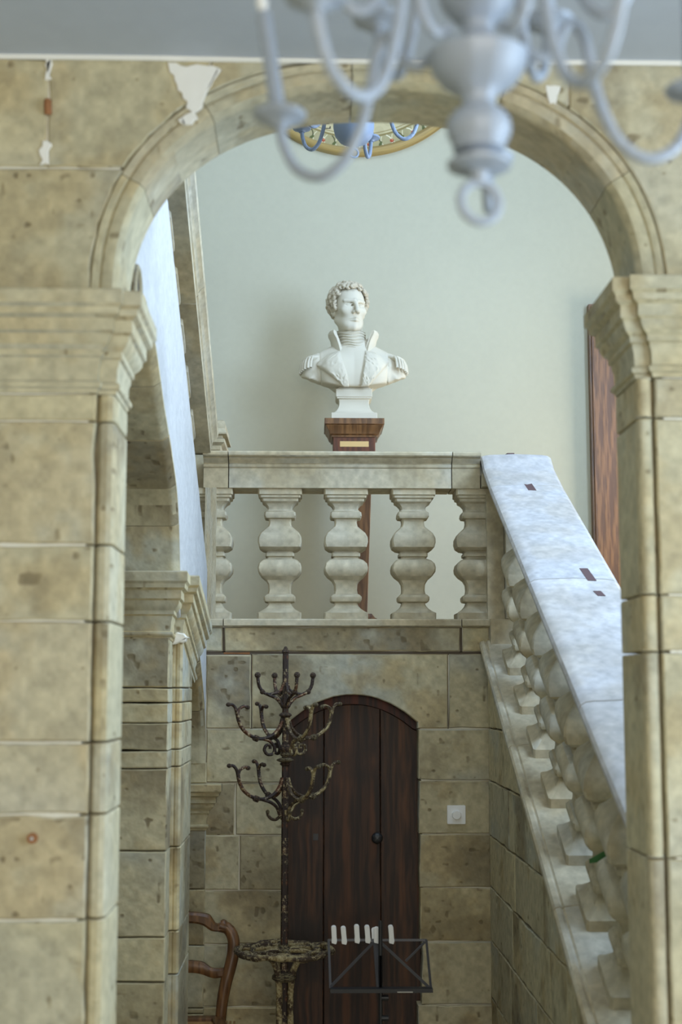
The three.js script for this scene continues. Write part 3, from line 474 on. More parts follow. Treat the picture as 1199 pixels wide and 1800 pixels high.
{
  const x0 = 0.772, x1 = 1.085, xc = 0.93;
  for (let k = 0; k < 10; k++) {
    const Z = 6.005 - k * 0.318, yb = strY(Z) + 0.002, yt = railTop(Z) - 0.115, h = yt - yb;
    if (Z < 3.5) break;
    part('baluster', baluster(h, { shear: 0.48 }), M.pale[k % 2], bal2).position.set(xc, yb, -Z);
  }
  const P = [[x0 + 0.05, -0.115], [x0 + 0.05, -0.075], [x0 + 0.036, -0.068], [x0 + 0.034, -0.058], [x0 + 0.02, -0.05], [x0 + 0.004, -0.045], [x0, -0.036], [x0 - 0.002, -0.022], [x0 + 0.004, -0.009], [x0 + 0.018, -0.001], [x0 + 0.04, 0.002], [(x0 + x1) / 2, 0.006], [x1 - 0.04, 0.002], [x1 - 0.016, -0.002], [x1 - 0.002, -0.012], [x1, -0.03], [x1 - 0.01, -0.045], [x1 - 0.045, -0.06], [x1 - 0.05, -0.115]];
  const ring = (Z, y) => P.map(([x, dy]) => V3(x, y + dy, -Z));
  const flat = EYE + 1.055, zk = 6.22;
  part('handrail_stone', loft([ring(6.56, flat), ring(6.33, flat), ring(6.24, flat - 0.012), ring(zk - 0.06, railTop(zk - 0.06) + 0.012), ring(5.94, railTop(5.94))], { crease: 0.4 }), M.marble, bal2);
  const js = [5.94, 4.93, 4.05, 3.47];
  for (let i = 0; i < 3; i++) part('handrail_stone', loft([ring(js[i] - 0.0025, railTop(js[i] - 0.0025)), ring(js[i + 1] + 0.0025, railTop(js[i + 1] + 0.0025))], { crease: 0.4 }), M.marble, bal2);
  part('newel', merge([box(0.872, x1 - 0.03, LAND + 0.001, flat - 0.11, -6.2, -6.5), box(0.7715, 0.872, EYE + 0.897, flat - 0.1, -6.2, -6.5), box(0.80, x1 - 0.03, strY(6.22) - 0.02, LAND - 0.001, -6.205, -6.3)]), M.pale[0], bal2);
  part('newel', box(x0 + 0.04, x1 - 0.03, strY(3.5) - 0.04, railTop(3.5) - 0.1, -ZA2 - 0.004, -3.55), M.pale[1], bal2);
  for (const [x, Z, w, l] of [[0.905, 6.31, 0.032, 0.085], [0.935, 5.93, 0.034, 0.13], [0.985, 4.965, 0.03, 0.11], [0.99, 4.80, 0.026, 0.04]]) {
    const f = Z > 6.2 ? flat + 0.0015 : railTop(Z) + 0.004, s = Z > 6.2 ? 0 : 0.472;
    part('iron_cramp', loft([Z + l / 2, Z - l / 2].map((z) => [[-w / 2, -0.01], [w / 2, -0.01], [w / 2, 0.002], [-w / 2, 0.002]].map(([dx, dy]) => V3(x + dx + (z > Z ? -0.004 : 0.004), f + dy - s * (Z - z), -z)))), M.lead, bal2, 'dark rusted iron cramp let into the rail');
  }
}
const bal3 = thing('balustrade', 'stone balustrade climbing on the left above the white wall, seen from below its handrail', 'balustrade');
{
  const sof = (Z) => EYE + 1.125 - 0.478 * (Z - 6.015), x1 = -0.428, xc = -0.575;
  const P = [[x1, 0], [x1 + 0.001, 0.028], [x1 + 0.008, 0.034], [x1 + 0.008, 0.044], [x1 + 0.016, 0.056], [x1 + 0.03, 0.066], [x1 + 0.034, 0.085], [x1 + 0.028, 0.1], [x1 + 0.01, 0.106], [-0.72, 0.106], [-0.752, 0.09], [-0.752, 0.07], [-0.72, 0.05], [-0.72, 0]];
  const js = [6.192, 5.3, 4.3, 3.43];
  for (let i = 0; i < 3; i++) part('handrail_stone', loft([js[i] - 0.002, js[i + 1] + 0.002].map((z) => P.map(([x, y]) => V3(x, sof(z) + y, -z))), { crease: 0.4 }), M.pale[i % 2], bal3);
  for (let k = 0; k < 11; k++) { const Z = 5.98 - k * 0.262, yb = strL(Z) - 0.105; if (Z < 3.55) break; part('baluster', baluster(sof(Z) - yb, { shear: -0.49, k: 0.92 }), M.pale[k % 2], bal3).position.set(xc, yb, -Z); }
  // end post where the flight leaves the landing
  const xp = -0.416, z0 = 6.508, z1 = 6.8, cap = EYE + 1.245;
  part('post', box(-0.66, xp, LAND, cap - 0.16, -z0, -z1), M.pale[1], bal3);
  const pr = [[-0.05, 0], [0.02, 0], [0.03, -0.006], [0.034, -0.018], [0.031, -0.04], [0.042, -0.06], [0.041, -0.068], [0.02, -0.072], [0.02, -0.082], [0.032, -0.09], [0.03, -0.105], [0.014, -0.118], [0.012, -0.135], [0, -0.15], [-0.05, -0.16]];
  part('post_cap', sweep(pr.map(([a, b]) => [a, b + cap]), [[-0.66, -z1], [-0.66, -z0], [xp, -z0], [xp, -z1], [-0.6, -z1]], { side: -1 }), M.pale[0], bal3);
  part('post_cap_top', box(-0.63, xp - 0.03, cap - 0.1, cap, -z0 - 0.03, -z1 + 0.03), M.pale[0], bal3);
}

// ───────────────────────── upper wall: door, painted plaque ─────────────────────────
const door2 = struct('door_2');
{
  const x0 = at(1035, 700, ZU)[0], top = at(1035, 539, ZU)[1], y0 = LAND, zf = -ZU, W = 1.0, cs = 0.075;
  for (const [a, b] of [[x0, x0 + cs], [x0 + W - cs, x0 + W]]) part('door_frame', merge([box(a, b, y0, top, zf, zf + 0.05), box(a + 0.012, b - 0.03, y0, top - 0.012, zf + 0.05, zf + 0.062)]), M.wood, door2);
  part('door_frame', box(x0 + cs, x0 + W - cs, top - cs, top, zf, zf + 0.05), M.wood, door2);
  const lx0 = x0 + cs, lx1 = x0 + W - cs, ty = top - cs, zl = zf + 0.004;
  for (const [a, b] of [[lx0, lx0 + 0.075], [lx1 - 0.075, lx1]]) part('door_stile', box(a, b, y0, ty, zl, zl + 0.032), M.wood, door2);
  const railsY = [[y0, y0 + 0.2], [at(1080, 955, ZU)[1] - 0.02, at(1080, 930, ZU)[1]], [at(1080, 890, ZU)[1] - 0.03, at(1080, 890, ZU)[1] + 0.035], [at(1080, 838, ZU)[1] - 0.02, at(1080, 805, ZU)[1]], [ty - 0.09, ty]];
  for (const [a, b] of railsY) part('door_rail', box(lx0 + 0.075, lx1 - 0.075, a, b, zl, zl + 0.03), M.woodDark, door2);
  for (let i = 0; i < 4; i++) part('door_panel', box(lx0 + 0.077, lx1 - 0.077, railsY[i][1] + 0.001, railsY[i + 1][0] - 0.001, zl, zl + 0.012), M.woodRed, door2);
}
{
  const cx = 0.262, cy = EYE + 3.57, R = 0.70, plaque = thing('plaque', 'large round painted wall plaque with worn gilt rim and a floral border', 'plaque', [cx, cy, -ZU]);
  const S = 1024, cv = document.createElement('canvas'); cv.width = cv.height = S; const x = cv.getContext('2d');
  x.fillStyle = '#c9bb93'; x.fillRect(0, 0, S, S); x.translate(S / 2, S / 2); const u = S / 2 / (R - 0.035);
  for (let i = 0; i < 900; i++) { const a = rnd() * 6.283, r = rnd() * S * 0.5; x.fillStyle = rnd() < 0.5 ? 'rgba(120,100,60,0.08)' : 'rgba(230,220,190,0.10)'; x.beginPath(); x.arc(Math.cos(a) * r, Math.sin(a) * r, rr(4, 26), 0, 7); x.fill(); }
  x.strokeStyle = '#8d7a48'; x.lineWidth = 7; x.beginPath(); x.arc(0, 0, 0.592 * u, 0, 7); x.stroke(); x.lineWidth = 3; x.beginPath(); x.arc(0, 0, 0.575 * u, 0, 7); x.stroke();
  x.fillStyle = 'rgba(120,112,70,0.35)'; x.beginPath(); x.arc(0, 0, 0.665 * u, 0, 7); x.arc(0, 0, 0.592 * u, 0, 7, true); x.fill();
  for (let i = 0; i < 64; i++) {                                  // painted border of leaves and blossoms
    x.save(); x.rotate((i / 64) * 6.2832); x.translate(0, 0.63 * u); x.scale(0.75, 0.68);
    x.strokeStyle = i % 2 ? '#efe6c8' : '#4c4a2c'; x.lineWidth = 6; x.beginPath(); x.moveTo(-20, -36); x.quadraticCurveTo(18, -8, -8, 40); x.stroke();
    x.strokeStyle = '#e6dcb8'; x.lineWidth = 4; x.beginPath(); x.moveTo(16, -34); x.quadraticCurveTo(-6, 0, 24, 34); x.stroke();
    if (i % 2) { x.fillStyle = '#a8432c'; x.beginPath(); x.arc(2, 6, 11, 0, 7); x.fill(); x.fillStyle = '#d99a6c'; x.beginPath(); x.arc(5, 3, 4, 0, 7); x.fill(); } else { x.fillStyle = '#5d6237'; x.beginPath(); x.ellipse(0, 12, 8, 18, 0.5, 0, 7); x.fill(); }
    x.restore();
  }
  x.fillStyle = '#3b3327'; x.font = 'bold 62px serif'; x.textAlign = 'center'; x.textBaseline = 'middle';
  const ep = at(574, 219, ZU); x.fillText('E', (ep[0] - cx) * u, (cy - ep[1]) * u);
  x.fillStyle = '#6a2a20'; const mp = at(685, 207, ZU); x.font = 'bold 50px serif'; x.fillText('M', (mp[0] - cx) * u, (cy - mp[1]) * u);
  const tex = new THREE.CanvasTexture(cv); tex.colorSpace = THREE.SRGBColorSpace;
  part('painted_face', new THREE.CircleGeometry(R - 0.03, 96).translate(0, 0, 0.022), mat({ map: tex, roughness: 0.8 }), plaque);
  part('backing', new THREE.CylinderGeometry(R - 0.01, R - 0.01, 0.018, 96).rotateX(Math.PI / 2).translate(0, 0, 0.01), M.woodDark, plaque);
  const rim = lathe([[R - 0.045, 0.02], [R - 0.042, 0.034], [R - 0.03, 0.042], [R - 0.016, 0.04], [R - 0.006, 0.03], [R, 0.016], [R, 0]], 128).rotateX(Math.PI / 2); part('gilt_rim', rim, M.gold, plaque);
}

// ───────────────────────── bust and its pedestal ─────────────────────────
const BX = 0.229, BZ = -7.02, BY = EYE + 1.332;
const ped = thing('pedestal', 'tall tapering wooden pedestal with moulded cap and small brass plate under the bust', 'pedestal', [BX, LAND, BZ]);
{
  const H = BY - LAND, sq = (p, o) => squareLoft(p, { dz: 1, ch: 0.002, crease: 0.5, ...o });
  part('cap', sq([[0.112, H - 0.088], [0.114, H - 0.08], [0.122, H - 0.074], [0.128, H - 0.056], [0.138, H - 0.04], [0.141, H - 0.032], [0.147, H - 0.028], [0.147, H], [0.01, H]]), M.wood, ped, 'moulded reddish wood cap');
  part('frieze', sq([[0.1, H - 0.16], [0.104, H - 0.158], [0.104, H - 0.088]]), M.woodRed, ped);
  part('lower_moulding', sq([[0.094, H - 0.185], [0.11, H - 0.175], [0.112, H - 0.162], [0.106, H - 0.158]]), M.woodRed, ped);
  part('shaft', sq([[0.064, 0.06], [0.09, H - 0.185]]), M.wood, ped);
  part('base', sq([[0.11, 0], [0.11, 0.035], [0.1, 0.04], [0.085, 0.06], [0.06, 0.062]]), M.wood, ped);
  part('brass_plate', box(-0.071, 0.071, H - 0.136, H - 0.109, 0.104, 0.1065), M.brass, ped, 'small brass plate');
}
const bust = thing('bust', 'pale plaster bust of a curly-haired officer with high collar and fringed epaulettes', 'bust', [BX, BY, BZ]);
{
  const smin = (a, b, k) => { const h = clamp(0.5 + (0.5 * (b - a)) / k, 0, 1); return lerp(b, a, h) - k * h * (1 - h); }, smax = (a, b, k) => -smin(-a, -b, k);
  const ell = (x, y, z, c, r) => { const a = (x - c[0]) / r[0], b = (y - c[1]) / r[1], d = (z - c[2]) / r[2], k = Math.hypot(a, b, d); return (k - 1) * Math.min(r[0], r[1], r[2]); };
  const cap = (x, y, z, a, b, ra, rb) => { const bx = b[0] - a[0], by = b[1] - a[1], bz = b[2] - a[2], px = x - a[0], py = y - a[1], pz = z - a[2], t = clamp((px * bx + py * by + pz * bz) / (bx * bx + by * by + bz * bz), 0, 1); return Math.hypot(px - bx * t, py - by * t, pz - bz * t) - lerp(ra, rb ?? ra, t); };
  function mesh(f, c, half, N) {
    const mc = new MarchingCubes(N, new THREE.MeshBasicMaterial(), false, false, 400000); mc.isolation = 0; const h = N / 2;
    for (let k = 0; k < N; k++) for (let j = 0; j < N; j++) for (let i = 0; i < N; i++) mc.field[i + j * N + k * N * N] = -f(c[0] + ((i - h) / h) * half, c[1] + ((j - h) / h) * half, c[2] + ((k - h) / h) * half);
    mc.update(); const n = mc.count, p = new Float32Array(n * 3);
    for (let i = 0; i < n; i++) for (let d = 0; d < 3; d++) p[i * 3 + d] = c[d] + mc.positionArray[i * 3 + d] * half;
    const g = new THREE.BufferGeometry(); g.setAttribute('position', new THREE.BufferAttribute(p, 3)); const w = mergeVertices(g, 1e-5); w.computeVertexNormals(); return uvBox(w);
  }
  // head, looking a little to the picture's right
  const HC = [-0.024, 0.0, 0.0], HY = 0.36, ch = Math.cos(HY), sh = Math.sin(HY);
  const toHead = (x, y, z) => { const a = x - HC[0], b = z - HC[2]; return [a * ch - b * sh, y, a * sh + b * ch]; };
  const fromHead = (p) => V3(HC[0] + p.x * ch + p.z * sh, p.y, HC[2] - p.x * sh + p.z * ch);
  const headF = (wx, wy, wz) => {
    const [x, y, z] = toHead(wx, wy, wz), ax = Math.abs(x);
    let d = ell(x, y, z, [0, 0.622, -0.012], [0.080, 0.092, 0.098]);
    d = smin(d, ell(x, y, z, [0, 0.57, 0.022], [0.066, 0.088, 0.072]), 0.03);
    d = smin(d, ell(x, y, z, [0, 0.512, 0.030], [0.053, 0.046, 0.052]), 0.025);
    d = smin(d, cap(ax, y, z, [0.02, 0.482, 0.062], [0, 0.480, 0.070], 0.017, 0.019), 0.018);
    d = smin(d, cap(ax, y, z, [0.056, 0.525, -0.005], [0.03, 0.492, 0.045], 0.02, 0.018), 0.025);
    d = smin(d, ell(ax, y, z, [0.043, 0.562, 0.066], [0.024, 0.018, 0.018]), 0.022);
    d = smax(d, -ell(ax, y, z, [0.031, 0.590, 0.098], [0.024, 0.0135, 0.031]), 0.005);
    d = smin(d, cap(ax, y, z, [0.010, 0.6070, 0.0965], [0.054, 0.6095, 0.072], 0.0075, 0.006), 0.008);
    d = smin(d, Math.hypot(ax - 0.031, y - 0.588, z - 0.0705) - 0.0150, 0.003);
    d = smin(d, cap(ax, y, z, [0.016, 0.5935, 0.0840], [0.046, 0.5925, 0.0745], 0.0036, 0.003), 0.003);
    d = smin(d, cap(ax, y, z, [0.018, 0.580, 0.081], [0.044, 0.580, 0.0725], 0.0028, 0.0025), 0.004);
    d = smin(d, cap(x, y, z, [0, 0.612, 0.088], [0, 0.555, 0.117], 0.0095, 0.0105), 0.010);
    d = smin(d, ell(x, y, z, [0, 0.5515, 0.113], [0.011, 0.0095, 0.013]), 0.006);
    d = smin(d, ell(ax, y, z, [0.013, 0.549, 0.098], [0.008, 0.008, 0.012]), 0.006);
    d = smax(d, -ell(ax, y, z, [0.007, 0.5415, 0.108], [0.0042, 0.004, 0.007]), 0.003);
    d = smin(d, cap(ax, y, z, [0, 0.5215, 0.0965], [0.026, 0.5165, 0.0775], 0.0052, 0.0025), 0.007);
    d = smin(d, cap(ax, y, z, [0, 0.5095, 0.0945], [0.02, 0.5115, 0.0805], 0.0062, 0.003), 0.007);
    d = smax(d, -cap(ax, y, z, [0, 0.5155, 0.1025], [0.029, 0.5135, 0.082], 0.0042, 0.0024), 0.002);
    d = smax(d, -cap(ax, y, z, [0.017, 0.5985, 0.0875], [0.047, 0.5975, 0.0765], 0.0026, 0.002), 0.0015);
    d = smax(d, -cap(ax, y, z, [0.019, 0.5875, 0.0885], [0.043, 0.587, 0.082], 0.0022, 0.0018), 0.001);
    d = smax(d, -cap(x, y, z, [0, 0.54, 0.106], [0, 0.527, 0.103], 0.003, 0.0035), 0.004);
    const e = smax(ell(ax, y, z, [0.080, 0.575, -0.008], [0.012, 0.032, 0.020]), -ell(ax, y, z, [0.092, 0.578, 0.0], [0.010, 0.02, 0.012]), 0.004);
    d = smin(d, e, 0.006);
    d = smin(d, cap(wx, wy, wz, [0, 0.36, -0.02], [-0.02, 0.51, -0.012], 0.064, 0.058), 0.02);
    return d;
  };
  // torso cut off below the chest
  const torsoF = (x, y, z) => {
    const ax = Math.abs(x);
    let d = ell(x, y, z, [0, 0.235, -0.005], [0.185, 0.155, 0.112]);
    d = smin(d, ell(ax, y, z, [0.075, 0.245, 0.05], [0.085, 0.09, 0.058]), 0.04);
    d = smin(d, cap(ax, y, z, [0.19, 0.275, -0.01], [0.222, 0.20, 0.0], 0.062, 0.048), 0.03);
    d = smin(d, cap(ax, y, z, [0.03, 0.385, -0.03], [0.19, 0.305, -0.015], 0.05, 0.045), 0.04);
    d = smin(d, cap(x, y, z, [0, 0.3, -0.015], [0, 0.4, -0.02], 0.08, 0.064), 0.04);
    const low = 0.170 + 0.95 * ax * ax + 0.006 * Math.sin(ax * 40) * sstep(ax, 0.17, 0.23) - 0.0 * z;
    d = smax(d, low + (z < 0 ? -z * 0.15 : 0) - y, 0.008);
    const seam = Math.abs(Math.hypot(ax - 0.168 - (y - 0.24) * 0.05, 0) - 0.0); d += 0.0035 * Math.exp(-(seam * seam) / 0.00001) * (z > -0.05 ? 1 : 0);
    d += 0.003 * Math.sin((ax * 0.5 + y) * 130) * sstep(ax, 0.19, 0.215) * sstep(0.30 - y, 0.0, 0.05);
    return d;
  };
  const head = mesh(headF, [-0.02, 0.555, 0.012], 0.165, 136), torso = mesh(torsoF, [0, 0.27, 0], 0.275, 96);
  part('figure', merge([head, torso]), M.bust, bust);
  // support block behind the chest and moulded socle
  part('support', loft([[0.07, 0.05, 0.14], [0.085, 0.06, 0.17], [0.13, 0.065, 0.205], [0.17, 0.06, 0.25]].map(([w, d, y]) => [[-w, -d - 0.03], [w, -d - 0.03], [w, d - 0.05], [-w, d - 0.05]].map(([x, z]) => V3(x, y, z)).reverse()), { crease: 0.5 }), M.bust, bust);
  part('socle', squareLoft([[0.114, 0], [0.114, 0.034], [0.111, 0.037], [0.1, 0.04], [0.088, 0.05], [0.079, 0.065], [0.074, 0.082], [0.074, 0.1], [0.077, 0.11], [0.086, 0.114], [0.086, 0.12], [0.09, 0.122], [0.09, 0.158], [0.06, 0.185], [0.02, 0.20]], { dz: 0.86, ch: 0.002, crease: 0.5 }), M.bust, bust);
  // curls: small hooked tubes laid over the skull
  const curls = [], hc = V3(0, 0.622, -0.016), inHair = (d) => { const f = Math.atan2(d.z, Math.abs(d.x)); const line = d.z > 0.15 ? 0.42 + 0.16 * d.z - (Math.abs(d.x) > 0.62 ? (Math.abs(d.x) - 0.62) * 1.9 : 0) : -0.55; const side = Math.abs(d.x) > 0.72 && d.z > 0.05 && d.z < 0.42 ? -0.42 : line; return d.y > Math.min(line, side); };
  let tries = 0, made = 0;
  while (made < 330 && tries++ < 9000) {
    const d = V3(rr(-1, 1), rr(-0.75, 1), rr(-1, 1)); if (d.length() > 1 || d.length() < 0.3) continue; d.normalize(); if (!inHair(d)) continue;
    const R = V3(0.088, 0.098, 0.104), base = V3(d.x * R.x, d.y * R.y, d.z * R.z).add(hc), t = V3(0, -1, 0).sub(d.clone().multiplyScalar(-d.y)).normalize().applyAxisAngle(d, rr(-1.1, 1.1)), s = d.clone().cross(t), L = rr(0.010, 0.017), hk = rnd() < 0.5 ? 1 : -1, lift = rr(0.0, 0.009);
    const pts = [[-1.2, 0, -0.003], [-0.5, 0.15, 0.004], [0.2, 0.5, 0.006], [0.7, 0.2, 0.006], [0.6, -0.5, 0.004], [0.1, -0.5, 0.002]].map(([a, b, h]) => fromHead(base.clone().addScaledVector(t, a * L).addScaledVector(s, b * L * hk).addScaledVector(d, h + lift)).toArray());
    curls.push(tube(pts, (q) => 0.0074 * Math.sin(Math.PI * clamp(q * 0.8 + 0.2, 0, 1)) + 0.0014, 10, 6)); made++;
  }
  const shell = []; { const g = new THREE.SphereGeometry(1, 64, 48), p = g.attributes.position; const idx = [], ix = g.index; for (let i = 0; i < p.count; i++) { const d = V3(p.getX(i), p.getY(i), p.getZ(i)); const q = fromHead(V3(d.x * 0.0875, d.y * 0.098, d.z * 0.1035).add(hc)); g.attributes.uv; p.setXYZ(i, q.x, q.y, q.z); g.userData['d' + i] = inHair(d); } for (let i = 0; i < ix.count; i += 3) { const [a, b, c] = [ix.getX(i), ix.getX(i + 1), ix.getX(i + 2)]; if (g.userData['d' + a] && g.userData['d' + b] && g.userData['d' + c]) idx.push(a, b, c); } g.setIndex(idx); g.computeVertexNormals(); shell.push(g); }
  part('curly_hair', merge([...shell, ...curls]), M.bustHair, bust);
  // wound neckcloth
  const nk = []; for (let i = 0; i <= 44; i++) { const y = 0.345 + (i / 44) * 0.128; nk.push([0.0715 + 0.004 * Math.sin(i * 1.15) + (i > 36 ? 0.002 : 0) - (i < 6 ? (6 - i) * 0.001 : 0), y]); } nk.push([0.06, 0.476]);
  const cloth = lathe(nk, 40), cp = cloth.attributes.position; for (let i = 0; i < cp.count; i++) { const x = cp.getX(i), y = cp.getY(i), z = cp.getZ(i), f = (y - 0.345) / 0.13; cp.setXYZ(i, x * 0.96 - 0.012 * f + (1 - f) * 0.0, y + z * 0.12 * f - 0.018 * f * (z > 0 ? z / 0.07 : 0) + 0.004 * Math.sin(x * 60 + y * 40), z * 1.0 - 0.012); } cloth.computeVertexNormals(); part('neckcloth', cloth, M.bust, bust);
  // standing collar, open at the front, with rolled edge
  for (const s of [-1, 1]) {
    const pr = [[0.074, 0.32], [0.082, 0.37], [0.093, 0.42], [0.103, 0.456], [0.109, 0.468], [0.117, 0.470], [0.122, 0.460], [0.120, 0.446], [0.111, 0.425], [0.104, 0.39], [0.102, 0.35], [0.108, 0.32]];
    const rings = Array.from({ length: 29 }, (_, k) => pr.map(([r, y]) => { const up = clamp((y - 0.33) / 0.14, 0, 1), a0 = 0.62 + 0.32 * up, a = lerp(a0, Math.PI + 0.03, Math.pow(k / 28, 1.15)); return V3(s * Math.sin(a) * r * 1.06, y - (a > 1.9 ? (a - 1.9) * 0.014 : 0), Math.cos(a) * r * 0.92 - 0.018 + (1 - up) * 0.012 * (k < 6 ? 1 - k / 6 : 0)); }));
    part('collar', loft(s > 0 ? rings : rings.map((r) => r.slice().reverse()), { crease: 0.9 }), M.bust, bust);
  }
  // broad embroidered lapels draped over the chest
  const surfZ = (x, y) => { let z = 0.2; for (let i = 0; i < 200; i++) { const d = torsoF(x, y, z); if (d < 0.0006) return z; z -= Math.max(0.0006, d * 0.8); if (z < -0.1) return 0.0; } return z; };
  const lapel = (outer, inner) => {
    const nU = 26, nV = 12, O = smoothPts(outer, nU), I = smoothPts(inner, nU), top = [], bot = [];
    for (let i = 0; i <= nU; i++) { const a = [], b = []; for (let j = 0; j <= nV; j++) { const t = j / nV, x = lerp(I[i].x, O[i].x, t), y = lerp(I[i].y, O[i].y, t), e = Math.min(1, Math.min(t, 1 - t, i / nU, 1 - i / nU) * 9), z = surfZ(x, Math.max(y, 0.185)), emb = 0.0038 * Math.sin(x * 330 + Math.sin(y * 260) * 1.5) * Math.cos(y * 300 + Math.sin(x * 200)) * e; a.push(V3(x, y, z + 0.006 + 0.009 * Math.sqrt(e) + emb)); b.push(V3(x, y, z - 0.006)); } top.push(a); bot.push(b); }
    const rings = top.map((r, i) => [...r, ...bot[i].slice().reverse()]); return loft(rings, { crease: 0.9 });
  };
  const L = (px, py) => [(px - 622.5) / 353, (742 - py) / 352];
  part('lapel', lapel([L(583, 620), L(557, 640), L(570, 655), L(590, 672), L(604, 684)], [L(598, 616), L(600, 630), L(605, 645), L(611, 665), L(613, 684)]), M.bust, bust);
  part('lapel', lapel([L(659, 618), L(684, 634), L(674, 652), L(658, 671), L(647, 683)], [L(643, 616), L(641, 630), L(639, 645), L(636, 665), L(635, 683)]), M.bust, bust);
  // epaulettes: domed board with hanging fringe
  for (const s of [-1, 1]) {
    const ep = group('epaulette', bust); if (s > 0) ep.name = 'epaulette_001';
    const cx = s * 0.212, cy = 0.322; const brd = new THREE.SphereGeometry(1, 28, 16); brd.scale(0.052, 0.021, 0.072); brd.rotateZ(-s * 0.32); brd.translate(cx, cy, -0.01); part('board', uvBox(brd), M.bust, ep);
    const fr = []; for (let k = 0; k < 12; k++) { const a = lerp(-1.8, 1.8, k / 11), c = Math.cos(a), q = Math.sin(a), x = cx + s * 0.044 * c, z = -0.008 + 0.074 * q, y = cy - 0.014 * c; fr.push(tube([[x - s * 0.008 * c, y + 0.006, z * 0.94], [x + s * 0.006, y - 0.004, z + q * 0.006], [x + s * 0.012, y - 0.03, z + q * 0.012], [x + s * 0.014, y - 0.056, z + q * 0.015]], (t) => 0.0056 + 0.0022 * t, 8, 7)); } part('fringe', merge(fr), M.bust, ep);
    const cr = tube(Array.from({ length: 9 }, (_, k) => { const a = lerp(-1.6, 1.6, k / 8); return [cx + s * 0.043 * Math.cos(a), cy + 0.004 - 0.014 * Math.cos(a), -0.008 + 0.072 * Math.sin(a)]; }), 0.0085, 24, 8); part('crescent', cr, M.bust, ep);
  }
}

